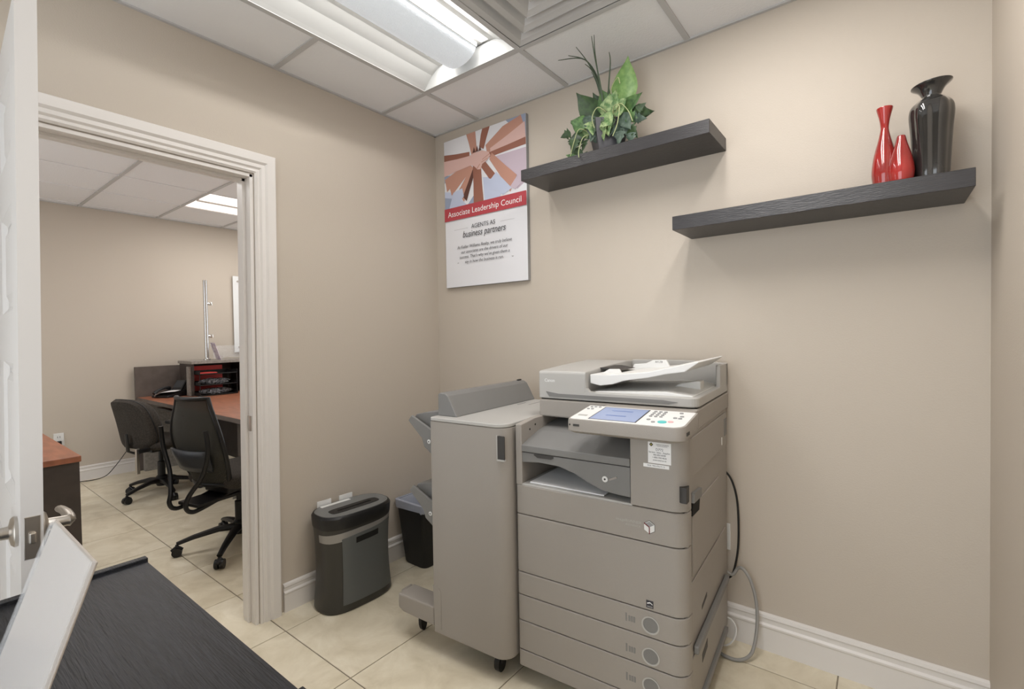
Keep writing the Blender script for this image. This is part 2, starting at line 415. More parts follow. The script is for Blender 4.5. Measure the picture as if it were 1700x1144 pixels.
# recessed troffer with curved centre basket
def troffer(name, x0, x1, y0, y1, label, detailed, group=None, glow=M_tube):
    t = thing(name, label, 'ceiling light', ((x0+x1)/2, (y0+y1)/2, H), 0, group)
    a, b = (x1-x0)/2-.012, (y1-y0)/2-.012
    s = MB()
    s.box(-a, a, -b, b, .10, .105, M_lampwhite)
    for sg in (-1, 1):
        s.add([(sg*a, -b, 0), (sg*a, b, 0), (sg*a*.9, b, .1), (sg*a*.9, -b, .1)], [(0,1,2,3)], M_lampwhite)
    s.build('housing', t)
    # sloping reflector wings
    r = MB()
    for sg in (-1, 1):
        pts = [(sg*a*1.0, .001), (sg*a*.96, .014), (sg*a*.80, .060), (sg*a*.62, .088), (sg*a*.36, .097)]
        r.loft([[(x, y, z) for x, z in pts] for y in (-b, b)], M_refl, cap=False, closed=False)
    r.each('reflector', t)
    ew = MB()
    for sg in (-1, 1): ew.box(-a, a, sg*(b-.004)-.004, sg*(b-.004)+.004, .0, .09, M_refl)
    ew.each('end_plate', t)
    n = 14; rr = .105
    arc = [(rr*math.cos(PI+PI*k/n), .072+.066*math.sin(PI+PI*k/n)) for k in range(n+1)]
    c = MB(); c.loft([[(x, y, z) for x, z in arc] for y in (-b+.05, b-.05)], M_diff, cap=True, closed=True); c.build('basket_lens', t, smooth=40)
    g = MB(); g.box(-.160, -.110, -b+.02, b-.02, .0915, .0935, glow); g.box(.110, .160, -b+.02, b-.02, .0915, .0935, glow)
    g.each('lamp_glow', t)
    ed = MB()
    for sg in (-1, 1): ed.box(sg*rr-.004, sg*rr+.004, -b+.05, b-.05, .060, .078, M_lampwhite)
    ed.each('lens_rail', t)
    return t
troffer('ceiling_light', LX, LX+T, LY-2*T, LY, 'long recessed ceiling light with curved lens over the copier room', True)
def office_troffer(x0, x1, y0, y1, label):
    t = thing('ceiling_light', label, 'ceiling light', ((x0+x1)/2, (y0+y1)/2, H))
    a, b = (x1-x0)/2-.012, (y1-y0)/2-.012
    MB().box(-a, a, -b, b, .02, .05, M_lampwhite).build('housing', t)
    g = MB()
    for sg in (-1, 1): g.prism([(sg*.03, .004), (sg*(a-.01), .004), (sg*(a-.03), .018), (sg*.05, .018)], 'y', -b+.01, b-.01, M_officeglow)
    g.each('lens', t); MB().box(-.03, .03, -b+.01, b-.01, -.001, .02, M_lampwhite).build('centre_rib', t)
office_troffer(OX0, OX0+.615, OYl, OYl+2*T, 'recessed ceiling light seen through the doorway, glowing white')
office_troffer(OX0+.615*2, OX0+.615*3, OYl-3*T, OYl-T, 'added office fill light further left over the sideboard, hidden by the door frame')  # fixture added around the unseen fill lamps
office_troffer(LX+2*T, LX+3*T, LY-2*T, LY, 'added unseen fill light of the copier room, above the right-hand shelf')  # out-of-view fixture added to hold the copier-room fill lamps
office_troffer(OX0+.615*3, OX0+.615*4, OYl+2*T, OYl+4*T, 'added office fill light hidden behind the wall right of the doorway')  # added fixture for the fill lamps behind the wall

# square vent with concentric cones
v = thing('ceiling_vent', 'square grey air vent of nested frames beside the ceiling light', 'vent', (LX+1.5*T, LY-.5*T, H))
a = T/2-.012
MB().box(-a, a, -a, a, .07, .075, M_vent).build('back_plate', v)
for k, (o1, o2) in enumerate(((a, .225), (.222, .158), (.155, .092), (.089, .0))):
    s = MB(); z1, z2 = (.0, .05)
    if o2 > 0:
        ring = lambda q, z: [(-q,-q,z),(q,-q,z),(q,q,z),(-q,q,z)]
        s.loft([ring(o1, z1-.0), ring(o1, z1+.004), ring(o1-.022, z1+.012), ring(o2+.01, z2), ring(o2, z2+.004)], M_vent, cap=False)
    else: s.loft([[(-q,-q,z),(q,-q,z),(q,q,z),(-q,q,z)] for q, z in ((o1, .002), (o1-.02, .012), (.03, .03))], M_vent)
    s.build('vent_frame', v)

# ---------------------------------------------------------------- panelled door, open towards the camera
dr = thing('door_1', 'x', 'door', (0.012, -1.972, 0)); del dr['label']; del dr['category']; dr['kind'] = 'structure'
dr.rotation_euler = (math.radians(-1.0), 0, math.radians(-2.35))
dw, dt = .815, .0175
s = MB()
stile, zr = .11, [(.015, .22), (.22, .78), (.92, 1.52), (1.64, 1.92)]
pz = [(.24, .80), (.94, 1.26), (1.38, 1.62), (1.74, 1.93)]
px = [(.11, .37), (.445, .705)]
# door built as stiles, rails and raised panels
def dbox(mb, xa, xb, za, zb, t=dt): mb.box(xa, xb, -t, t, za, zb, M_door)
dbox(s, 0, px[0][0], .012, 2.043); dbox(s, px[0][1], px[1][0], .012, 2.043); dbox(s, px[1][1], dw, .012, 2.043)
zz = [.012]+[q for p in pz for q in p]+[2.043]
for i in range(0, len(zz), 2):
    for xa, xb in px: dbox(s, xa, xb, zz[i], zz[i+1])
s.build('door_leaf', dr)
for xa, xb in px:
    for za, zb in pz:
        q = MB(); q.box(xa, xb, -.006, .006, za, zb, M_door)
        for sg in (-1, 1):
            ring = lambda d, y: [(xa+d, y, za+d), (xb-d, y, za+d), (xb-d, y, zb-d), (xa+d, y, zb-d)]
            q.loft([ring(0, sg*.0172), ring(.012, sg*.009), ring(.018, sg*.0065)], M_door, cap=False)
            q.loft([ring(.028, sg*.0065), ring(.045, sg*.0135), ring(.046, sg*.0135)], M_door)
        q.build('door_panel', dr)
MB().bbox(dw-.001, dw+.0015, -.0125, .0125, .845, .935, M_nickel, b=.0008).build('latch_plate', dr)
MB().bbox(dw+.001, dw+.010, -.006, .006, .878, .902, M_nickel, b=.003).build('latch_bolt', dr)
for sg in (-1, 1):
    lv = MB(); lz = .893; lx = dw-.065
    lv.T = Matrix.Translation((lx, sg*dt, lz)) @ Matrix.Rotation(-sg*PI/2, 4, 'X')
    lv.lathe([(.0, 0), (.032, 0), (.033, .006), (.028, .011), (.014, .014), (.012, .045), (.014, .05), (.0, .062)], M_nickel, seg=20)
    lv.T = Matrix.Identity(4)
    lv.tube(catmull([(lx, sg*(dt+.05), lz), (lx-.03, sg*(dt+.053), lz+.002), (lx-.07, sg*(dt+.05), lz+.005), (lx-.11, sg*(dt+.045), lz+.004)], 4), [.011]*8+[.010]*4+[.009], M_nickel, 10, flat=.8)
    lv.build('lever_handle', dr, smooth=40)

# ================================================================ MULTIFUNCTION COPIER
W, D = .613, .679
cp = thing('office_copier', 'large grey floor-standing office copier with touch panel and paper drawers', 'copier', (1.187, -.76, 0), .07)
s = MB(); s.box(.008, W-.004, .03, D, .07, .755, M_body); s.box(.43, W-.004, .03, D, .75, .983, M_body)
s.box(.03, W-.02, .42, D-.01, .75, .982, M_body)
s.box(.012, W-.012, .02, .05, .08, .745, M_gap); s.box(.446, W-.012, .02, .05, .74, .97, M_gap)
s.build('body', cp, bevel=.004)
b = MB(); b.prism([(0, .752), (.0, .975), (.10, .985), (.42, .985), (.42, .752)], 'x', .002, .028, M_body)
b.build('cheek_panel', cp, bevel=.003)
sc_ = MB()
for yy in (.06, .10): sc_.cyl((.028, yy, .93+yy*.3), (.0285, yy, .93+yy*.3), .004, M_gap)
sc_.each('screw_hole', cp)
MB().bbox(.02, .437, .34, .43, .755, .98, M_cool, b=.002).build('inner_wall', cp)
def front_panel(name, z0, z1, x0=0, x1=W, rl=.012, rr=.045, parent=cp, m=M_body, yb=.06):
    s = MB(); pts = rrect(x0, x1, 0, yb, (rl, rr, .002, .002), 6)
    rings = []
    for (z, d) in ((z0+.0015, .0025), (z0+.004, 0), (z1-.004, 0), (z1-.0015, .0025)):
        rings.append([(x + (d if x < (x0+x1)/2 else -d), max(y+d, y) if y < yb/2 else y, z) for x, y in pts])
    s.loft(rings, m); return s.build(name, parent, smooth=30)
front_panel('base_panel', .072, .136)
d3 = front_panel('paper_drawer', .136, .246)
d2 = front_panel('paper_drawer', .246, .342)
d1 = front_panel('paper_drawer', .342, .428)
fd = front_panel('front_door', .428, .644)
uc = front_panel('upper_front_cover', .644, .753)
rc = front_panel('toner_door', .753, .981, x0=.44, rl=.002)
# lip of the output recess
MB().bbox(.004, .445, .002, .42, .750, .758, M_top, b=.003).build('recess_floor', cp)
for dd, zc in ((d1, .383), (d2, .283), (d3, .188)):
    k = MB(); k.T = Matrix.Translation((.5, .0005, zc)) @ Matrix.Rotation(PI/2, 4, 'X')
    k.lathe([(.027, 0), (.0285, .0028), (.0245, .003), (.0235, .0015)], M_top, seg=28, cap=False)
    k.lathe([(.0235, 0.0012), (.0, .0014)], M_cool, seg=28, cap=False)
    k.build('release_button', dd, smooth=40)
    mk = MB(); mk.box(.418, .423, -.0006, .0004, zc-.010, zc+.016, M_cool)
    for q in range(3): mk.box(.428+q*.008, .434+q*.008, -.0006, .0004, zc-.008, zc+.010, M_cool)
    mk.each('paper_size_mark', dd)
# cube emblem and lettering on the door
cu = MB(); cx, cz, r = .5, .695, .021
def hexp(a, q=r): return (cx+q*.92*math.cos(math.radians(a)), cz+q*math.sin(math.radians(a)))
def facepoly(mb, pts, y, m): mb.add([(x, y, z) for x, z in pts], [tuple(range(len(pts)))], m)
facepoly(cu, [hexp(30), hexp(90), hexp(150), hexp(210), hexp(270), hexp(330)], -.0006, M_white)
facepoly(cu, [hexp(30, .018), hexp(90, .018), hexp(150, .018), (cx, cz)], -.0010, M_key)
M_dred = mat('emblem_dark_red', (112, 28, 26), .5)
cu.tube([(hexp(150)[0], -.0014, hexp(150)[1]), (cx, -.0014, cz), (cx, -.0014, cz-r)], .0017, M_dred, 6)
for a1, a2 in ((30, 90), (90, 150), (270, 330), (330, 30)): cu.tube([(hexp(a1)[0], -.001, hexp(a1)[1]), (hexp(a2)[0], -.001, hexp(a2)[1])], .0007, M_dkgrey, 5)
cu.build('cube_emblem', uc)
text('imageRUNNER', .0125, M_top, uc, facing_front(.432, -.0008, .702), spacing=1.1)
text('ADVANCE', .009, M_top, uc, facing_front(.447, -.0008, .690), spacing=1.25)
en = MB(); facepoly(en, [(.487,.438),(.510,.438),(.510,.462),(.487,.462)], -.0007, M_ink)
facepoly(en, [(.490,.450),(.500,.4535),(.507,.449),(.507,.452),(.499,.457),(.490,.4535)], -.0011, M_paper); facepoly(en, [(.490,.441),(.507,.441),(.507,.444),(.490,.444)], -.0011, M_key)
en.build('energy_label', fd)
# service sticker on the toner door
st = MB(); st.box(.498, .569, -.0010, .001, .899, .965, M_paper); st.box(.483, .563, -.0012, .001, .885, .896, M_paper)
st.each('service_sticker', rc)
lg = MB(); facepoly(lg, [(.502,.957),(.5085,.9635),(.515,.957),(.5085,.9505)], -.0014, M_ink); facepoly(lg, [(.505,.957),(.5085,.9602),(.512,.957),(.5085,.9538)], -.0017, M_gold)
lg.build('diamond_logo', rc)
for tx_, sz, xx, z_, al in (('OFFICE SYSTEMS', .0052, .543, .9575, 0), ('BUSINESS EQUIPMENT', .0032, .543, .9535, 0), ('D772', .0105, .534, .9425, 0), ('Service - Sales - Supplies', .0066, .5335, .9335, .3), ('905-853-8388', .0068, .534, .9255, .3), ('1-800-743-4626', .0068, .534, .9175, .3), ('www.eserve.ca', .0068, .534, .9095, .3)):
    text(tx_, sz, M_ink, rc, facing_front(xx, -.0015, z_), bold=.0001*al)
text('FAX: 905-476-9112', .0068, M_ink, rc, facing_front(.523, -.0016, .8905))
gr = MB(); gr.prism([(x, y) for x, y in rrect(.590, .6145, -.001, .03, (.012, .002, .002, .002), 3)], 'z', .788, .836, M_dkgrey)
gr.build('grip_recess', rc)
# output tray bridging the recess
ot = MB()
ot.prism([(-.0, .876), (-.0, .901), (.12, .935), (.30, .962), (.30, .935), (.06, .876)], 'x', .027, .438, M_cool)
ot.build('output_tray', cp, bevel=.003)
ap = MB()
prf = [(.027, .873), (.438, .873), (.438, .776), (.40, .777), (.34, .783), (.30, .797), (.24, .824), (.18, .840), (.10, .843), (.027, .836)]
ap.prism(prf, 'y', .004, .03, M_cool); ap.build('tray_front', cp, bevel=.002)
gp = MB(); gp.prism([(.080, .872), (.155, .872), (.160, .868), (.150, .861), (.095, .860), (.080, .868)], 'y', .001, .0045, M_dkgrey); gp.build('finger_notch', cp)
bs = MB(); bs.T = Matrix.Translation((.352, .004, .823)) @ Matrix.Rotation(PI/2, 4, 'X')
bs.lathe([(.0, .001), (.010, .001), (.010, .0025), (.0, .003)], M_white, seg=18); bs.lathe([(.0035, .003), (.0035, .0036), (0, .0037)], M_dkgrey, seg=10)
bs.T = Matrix.Identity(4); bs.prism([(.366, .826), (.392, .838), (.394, .832), (.368, .820)], 'y', .001, .0045, M_body); bs.build('lever_mark', cp)
MB().box(.05, .34, .02, .30, .759, .763, M_paper).build('paper_sheet', cp)
# scanner housing
MB().bbox(.013, W, .158, D+.03, .983, 1.0505, M_body, b=.006).build('scanner_housing', cp)
MB().box(.02, W-.006, .166, D+.02, 1.049, 1.0545, M_gap).build('lid_gap', cp)
# document feeder: left block, slab, rear wall, end wall
f = MB()
blk = [(.158, 1.0545), (.158, 1.155), (.163, 1.162), (.35, 1.172), (.60, 1.181), (.70, 1.176), (.705, 1.0545)]
f.prism(blk, 'x', .013, .213, M_top); f.build('feeder_block', cp, bevel=.006)
f = MB(); f.prism([(x, y) for x, y in rrect(.205, W, .158, .70, (.004, .03, .01, .004), 5)], 'z', 1.0545, 1.087, M_top); f.build('feeder_base', cp, bevel=.004)
f = MB(); f.prism([(.213, 1.08), (.213, 1.135), (.216, 1.10), (.228, 1.089), (.26, 1.085)], 'y', .1585, .178, M_top); f.build('corner_fillet', cp)
f = MB(); f.prism([(.213, 1.08), (W, 1.08), (W, 1.172), (.45, 1.182), (.213, 1.182)], 'y', .66, .70, M_top)
f.box(.597, W, .535, .70, 1.08, 1.172, M_top); f.build('feeder_rear_wall', cp, bevel=.003)
f = MB(); f.prism([(.45, 1.085), (.573, 1.085), (.573, 1.121), (.56, 1.122), (.50, 1.110)], 'y', .38, .44, M_white)
f.prism([(.24, 1.085), (.59, 1.085), (.59, 1.089), (.50, 1.1), (.24, 1.089)], 'y', .185, .64, M_white); f.build('eject_area', cp, bevel=.003)
f = MB()
f.prism([(.222, 1.152), (.30, 1.152), (.44, 1.166), (.607, 1.206), (.612, 1.203), (.565, 1.170), (.50, 1.160), (.44, 1.146), (.35, 1.132), (.31, 1.118), (.262, 1.111), (.235, 1.116), (.222, 1.119)], 'y', .182, .60, M_white)
f.build('document_tray', cp, bevel=.0025)
g = MB(); g.prism([(.235, 1.150), (.315, 1.152), (.305, 1.168), (.265, 1.167)], 'y', .26, .272, M_white)
g.prism([(.27, 1.150), (.43, 1.162), (.415, 1.192), (.36, 1.190), (.33, 1.176), (.28, 1.172)], 'y', .50, .512, M_white); g.each('paper_guide', cp, bevel=.002)
g = MB(); g.prism([(.335, 1.1532), (.43, 1.1632), (.43, 1.1644), (.335, 1.1544)], 'y', .38, .384, M_dkgrey)
g.prism([(.12, 1.166),(.30, 1.160),(.24, 1.170)], 'y', .30, .46, M_dkgrey); g.each('feed_slot', cp)
text('A4 LTR', .010, M_dkgrey, cp, facing_front(.385, .4985, 1.183))
text('Canon', .017, M_white, cp, facing_front(.062, .1572, 1.125), bold=.0004)
sh = MB(); sh.prism([(.045, 1.082), (.10, 1.075), (.50, 1.075), (.55, 1.070), (.52, 1.062), (.06, 1.062)], 'y', .1562, .1640, M_cool); sh.build('lid_grip', cp)
# neck under the control panel
n = MB(); n.prism([(.01, .982), (.17, .982), (.17, 1.048), (.08, 1.045), (.01, 1.002)], 'x', .30, .611, M_body); n.build('panel_neck', cp, bevel=.004)
# control panel
pc = MB(); pts = rrect(.270, .634, -.105, .070, (.012, .035, .003, .003), 6)
def pz_(y): return 1.0335+(y+.105)*.115
rings = [[(x, y+.012, .986+max(0, y)*.2) for x, y in rrect(.280, .620, -.095, .060, (.012, .035, .003, .003), 6)],
         [(x, y, .9965+max(0, y)*.2) for x, y in pts], [(x, y, .999+max(0, y)*.25) for x, y in pts],
         [(x, y, pz_(y)-.006) for x, y in pts], [(.452+(x-.452)*.992, y*.99, pz_(y)) for x, y in pts]]
pc.loft(rings, M_body); pan = pc.build('control_panel', cp, smooth=30)
tilt = lambda x, y, h=0.: (x, y, pz_(y)+h)
def slab(mb, x0, x1, y0, y1, h, m): 
    mb.add([tilt(x0,y0,0), tilt(x1,y0,0), tilt(x1,y1,0), tilt(x0,y1,0), tilt(x0,y0,h), tilt(x1,y0,h), tilt(x1,y1,h), tilt(x0,y1,h)],
           [(0,3,2,1),(4,5,6,7),(0,1,5,4),(1,2,6,5),(2,3,7,6),(3,0,4,7)], m)
q = MB(); fp = rrect(.276, .628, -.099, .066, (.010, .032, .003, .003), 6)
q.loft([[tilt(x, y, -.001) for x, y in fp], [tilt(x, y, .0012) for x, y in fp]], M_white); q.build('key_face', cp)
q = MB(); slab(q, .335, .490, -.088, .058, .0016, M_dkgrey); q.build('screen_bezel', cp)
q = MB(); slab(q, .339, .486, -.085, .053, .0022, M_screen); q.build('touch_screen', cp)
q = MB(); slab(q, .375, .445, .015, .021, .0026, M_screenink); slab(q, .375, .440, -.040, -.032, .0026, M_screenink); q.each('screen_text', cp)
def key(x, y, r, m, n=12):
    q.loft([[tilt(x+r*math.cos(2*PI*k/n), y+r*.9*math.sin(2*PI*k/n), h) for k in range(n)] for h in (.001, .0035)], m)
for r_ in range(4):
    for c_ in range(3):
        q = MB(); key(.510+c_*.016, .045-r_*.018, .0052, M_key); q.build('number_key', cp)
q = MB(); key(.560, -.060, .013, M_teal, 18); q.build('start_key', cp)
q = MB(); key(.583, -.052, .008, M_pink, 14); q.build('stop_key', cp)
q = MB()
for kx, ky in ((.515,-.045),(.535,-.066),(.590,.045),(.600,.010),(.585,-.010),(.600,-.012)): key(kx, ky, .006, M_key, 10)
for kx, ky in ((.290,.045),(.303,.048),(.318,.050),(.288,.020),(.302,.022)): key(kx, ky, .005, M_key, 10)
slab(q, .288, .318, -.062, -.050, .0025, M_top); q.each('function_key', cp)
q = MB(); q.box(.292, .313, -.1062, -.104, 1.012, 1.019, M_dkgrey); q.cyl((.280, -.1062, 1.016), (.280, -.104, 1.016), .003, M_dkgrey); q.bbox(.634-.003, .6355, -.075, -.045, 1.008, 1.018, M_dkgrey, b=.001)
q.build('usb_port', cp)
# right side covers
def side_cover(name, pts, m=M_body, th=.004):
    s = MB(); s.prism(pts, 'x', W-.005, W-.004+th, m); return s.build(name, cp, bevel=.002)
side_cover('side_cover', [(.055, .850), (.66, .835), (.66, .972), (.055, .972)])
side_cover('side_door', [(.075, .535), (.50, .520), (.50, .745), (.175, .752), (.150, .728), (.075, .735)])
side_cover('side_cover', [(.06, .36), (.62, .36), (.62, .505), (.06, .52)])
side_cover('side_cover', [(.06, .09), (.62, .09), (.62, .27), (.06, .28)])
q = MB(); q.prism([(.07, .728), (.16, .722), (.178, .785), (.075, .797)], 'x', W-.0045, W+.0012, M_gap); q.prism([(.07, .770), (.175, .762), (.178, .790), (.075, .800)], 'x', W-.0045, W+.006, M_cool)
q.build('door_handle_recess', cp)
q = MB()
for (ya, yb, za, zb) in ((.19,.265,.375,.40), (.19,.27,.195,.235)): q.prism([(ya, za), (yb, za+.01), (yb, zb), (ya, zb-.012)], 'x', W-.004, W+.0008, M_dkgrey)
q.each('grip_slot', cp)
q = MB(); q.bbox(W-.002, W+.014, .08, .62, .286, .312, M_cool, b=.004); q.bbox(W-.002, W+.012, .17, .60, .085, .108, M_cool, b=.004); q.each('side_rail', cp)
q = MB(); q.bbox(W-.004, W+.002, .605, .655, .88, .95, M_cool, b=.001); q.bbox(W-.001, W+.002, .55, .558, .855, .885, M_white, b=.001); q.each('side_latch', cp)
q = MB(); q.box(.03, W-.03, .08, D-.03, .045, .072, M_dkgrey); q.build('plinth', cp)
cast = MB()
cast.cyl((-.011, 0, .026), (.011, 0, .026), .026, M_black, 18); cast.box(-.015, .015, -.008, .012, .03, .072, M_dkgrey)
c0 = cast.build('castor', cp, smooth=40); c0.location = (.07, .10, 0)
for lx, ly in ((W-.07, .10), (.07, D-.08), (W-.07, D-.08)): copyobj(c0, loc=(lx, ly, 0))

# ================================================================ FINISHER (stands against the copier's left side)
fn = thing('document_finisher', 'tall grey sorting finisher standing left of the copier with two side trays', 'finisher', (1.187, -.76, 0), .07)
X0, X1, Y0, Y1 = -.378, -.012, -.050, .60
s = MB(); pts = rrect(X0, X1, Y0, Y1, (.004, .055, .01, .01), 7)
s.loft([[(x, y, z) for x, y in pts] for z in (.098, .962)], M_body)
s.build('body', fn, smooth=30, bevel=.003)
s = MB(); s.loft([[(x, y, z) for x, y in rrect(X0-.001, X1+.001, Y0-.002, Y1, (.012, .055, .01, .01), 7)] for z in (.9635, .978)], M_top); s.build('top_cover', fn, smooth=30, bevel=.003)
s = MB(); s.prism([(-.372, .978), (-.372, 1.066), (-.362, 1.072), (-.335, 1.071), (-.318, 1.060), (-.303, 1.035), (-.272, .978)], 'y', -.008, .60, M_cool)
s.build('top_hump', fn, bevel=.004)
s = MB(); s.bbox(-.25, -.245, .40, .47, .9775, .979, M_cool, b=.0005); s.bbox(-.20, -.197, .42, .56, .9775, .979, M_cool, b=.0005); s.bbox(-.355, -.345, .56, .59, 1.068, 1.078, M_dkgrey, b=.001); s.each('top_mark', fn)
s = MB(); s.loft([[(x, y, z) for x, z in rrect(-.045, -.014, .848, .935, (.004,)*4, 3)] for y in (-.0505, -.046)], M_dkgrey)
s.T = Matrix.Translation((0, 0, 0)); s.build('handle_slot', fn)
s = MB(); s.box(-.0485, -.0445, -.052, -.040, .846, .937, M_top); s.box(-.0485, -.014, -.052, -.040, .843, .849, M_top); s.each('slot_rim', fn)
s = MB(); s.prism([(-.372, .112), (-.338, .118), (-.338, .272), (-.352, .285), (-.379, .290)], 'y', Y0-.0015, Y0+.01, M_body); s.build('corner_plate', fn)
s = MB(); s.prism([(-.588, .135), (-.588, .196), (-.38, .196), (-.38, .118), (-.56, .122)], 'y', -.048, .045, M_body)
s.prism([(-.588, .196), (-.60, .196), (-.60, .160), (-.588, .135)], 'y', -.02, .04, M_body); s.build('stabiliser_foot', fn, bevel=.006)
def side_tray(zt):
    t = MB()
    a = [(-.535, .965), (-.555, .941), (-.476, .871), (-.464, .837), (-.415, .805), (-.36, .80), (-.36, .885)]
    t.prism([(x, z+zt) for x, z in a], 'y', .0, .012, M_cool)
    t.prism([(x, z+zt) for x, z in [(-.535, .965), (-.555, .941), (-.535, .93), (-.40, .85), (-.36, .84), (-.36, .985), (-.42, .985), (-.48, .978)]], 'y', .03, .50, M_cool)
    t.prism([(x, z+zt) for x, z in [(-.535, .965), (-.555, .941), (-.50, .90), (-.36, .86), (-.36, .99), (-.44, .99)]], 'y', .50, .512, M_cool)
    o = t.build('side_tray', fn, bevel=.003)
    k = MB(); k.T = Matrix.Translation((-.433, -.0005, .862+zt)) @ Matrix.Rotation(PI/2, 4, 'X'); k.lathe([(0, 0), (.009, 0), (.009, .002), (0, .003)], M_white, seg=16)
    k.lathe([(0, .003), (.003, .003), (.003, .0038), (0, .004)], M_dkgrey, seg=8)
    k.build('pivot_cap', o)
side_tray(0); side_tray(-.305)
for lx, ly in ((-.10, .02), (-.54, .05), (-.10, .52), (-.34, .52)):
    c = copyobj(c0, parent=fn, loc=(lx, ly, .0))
    c.scale = (1, 1, 1.25) if lx > -.5 else (.75, .75, 1.8)
MB().box(-.36, -.03, .0, .56, .085, .10, M_dkgrey).build('base_frame', fn)

# ================================================================ WALL SHELVES
def wallshelf(x0, x1, z0, z1, label):
    o = MB().bbox(0, x1-x0, 0, .245, 0, z1-z0, M_shelf, b=.0012, seg=1).build('wall_shelf')
    o.location = (x0, -.245, z0); return tag(o, label, 'shelf')
wallshelf(.855, 1.745, 2.060, 2.113, 'upper black-brown floating shelf carrying the potted plant')
wallshelf(1.600, 2.477, 1.711, 1.765, 'lower black-brown floating shelf carrying the red and black vases')

# ================================================================ POSTER
po = thing('wall_poster', 'tall printed board of joined hands with a red title band, left of the shelf', 'poster', (.103, 0, 1.603))
pw, ph = .628, .903
MB().box(0, pw, -.024, -.001, 0, ph, M_posterw).build('board', po)
MB().box(-.001, pw+.001, -.0235, -.002, -.001, ph+.001, M_key).build('board_edge', po)
P0 = -.0242
def flat(polys, name, y=P0):
    s = MB()
    for i, (pts, m) in enumerate(polys):
        pts = [(min(max(a, 0), 1)*pw, min(max(b_, 0), 1)*ph) for a, b_ in pts]
        s.add([(x, y-.00012*i, z) for x, z in pts], [tuple(range(len(pts)))], m)
    return s.build(name, po)
# photograph area spans v .535..1 ; (u, v) fractions of the board
def arm(x0, y0, w0, x1, y1, w1, m, dark=None):
    dx, dy = x1-x0, y1-y0; L = math.hypot(dx, dy); nx, ny = -dy/L, dx/L
    return ([(x0+nx*w0, y0+ny*w0), (x0-nx*w0, y0-ny*w0), ((x0+x1)/2-nx*(w0+w1)*.47, (y0+y1)/2-ny*(w0+w1)*.47), (x1-nx*w1, y1-ny*w1), (x1+nx*w1, y1+ny*w1), ((x0+x1)/2+nx*(w0+w1)*.47, (y0+y1)/2+ny*(w0+w1)*.47)], m)
HC = (.47, .825)
polys = [
 ([(0, .535), (1, .535), (1, 1), (0, 1)], M_posterw),
 ([(.66, .80), (1, .80), (1, .60), (.90, .56), (.82, .66)], M_pl), ([(.78, 1), (1, 1), (1, .86), (.92, .90)], M_pb2), ([(.0, .66), (.14, .64), (.26, .56), (.30, .535), (0, .535)], M_pb1),
 ([(.0, .62), (.12, .60), (.14, .56), (.10, .535), (0, .535)], M_pb2), ([(.30, .535), (.40, .60), (.42, .62), (.40, .535)], M_pb2), ([(.50, .69), (.58, .68), (.72, .56), (.70, .535), (.52, .535)], M_pb1), ([(.0,.77),(.10,.76),(.14,.73),(0,.72)], M_pb2),
 arm(.36, 1.02, .06, .40, .86, .035, M_sk2), arm(.55, 1.02, .05, .49, .88, .03, M_sk3), arm(.97, .985, .075, .55, .86, .03, M_sk2),
 arm(.0, .855, .055, .34, .845, .035, M_sk3), arm(1.0, .90, .055, .60, .835, .025, M_sk1), arm(1.0, .838, .022, .58, .82, .016, M_sk3),
 arm(.02, .70, .045, .34, .80, .022, M_sk2), arm(.08, .66, .04, .36, .78, .02, M_sk2), arm(.22, .60, .055, .38, .77, .022, M_sk2), arm(.27, .58, .03, .40, .76, .016, M_sk4),
 arm(.445, .535, .062, .43, .79, .05, M_sk3), arm(.66, .64, .035, .50, .78, .028, M_sk3), arm(.86, .60, .06, .60, .81, .024, M_sk2),
 ([(.50, .69), (.60, .665), (.665, .70), (.84, .575), (.74, .545), (.62, .60)], M_pb1), ([(.82, .585), (.90, .64), (.96, .60), (.88, .56)], M_pl), ([(.12, .64), (.24, .655), (.26, .60), (.16, .535), (.06, .535)], M_pb1),
 arm(.0, .815, .052, .36, .82, .032, M_sk1),
 ([(.30, .845), (.40, .862), (.50, .862), (.58, .84), (.60, .815), (.56, .79), (.50, .775), (.48, .745), (.44, .748), (.40, .775), (.34, .795)], M_sk1),
 ([(.38, .865), (.40, .90), (.42, .865), (.44, .905), (.455, .865), (.475, .90), (.49, .865)], M_sk4), ([(.50,.80),(.595,.825),(.59,.829),(.50,.806)], M_sk2), ([(.49,.785),(.565,.80),(.56,.804),(.49,.79)], M_sk2), ([(.44,.752),(.475,.778),(.47,.782),(.43,.758)], M_sk2),
]
flat(polys, 'photo_print')
flat([([(0, .452), (1, .452), (1, .5385), (0, .5385)], M_redband)], 'title_band', P0-.006*.9)
def ptext(tx, size, u, v, m, **k): text(tx, size, m, po, facing_front(u*pw, P0-.0062, v*ph), **k)
ptext('Associate Leadership Council', .0475, .5, .493, M_paper, sx=1.0)
ptext('AGENTS AS', .036, .50, .388, M_ink)
ptext('business partners', .056, .50, .343, M_ink, shear=.28, sx=.84)
for i, l in enumerate(('At Keller Williams Realty, we truly believe', 'our associates are the drivers of our', "success. That's why we've given them a", 'say in how the business is run.')):
    ptext(l, .0265, .50, .262-i*.0335, M_ink, shear=.2, sx=.92)
flat([([(.12, .385), (.30, .385), (.30, .3865), (.12, .3865)], M_key), ([(.70, .385), (.86, .385), (.86, .3865), (.70, .3865)], M_key), ([(.15, .158), (.18, .160), (.165, .164)], M_key), ([(.82, .160), (.85, .158), (.835, .152)], M_key)], 'rule_line')

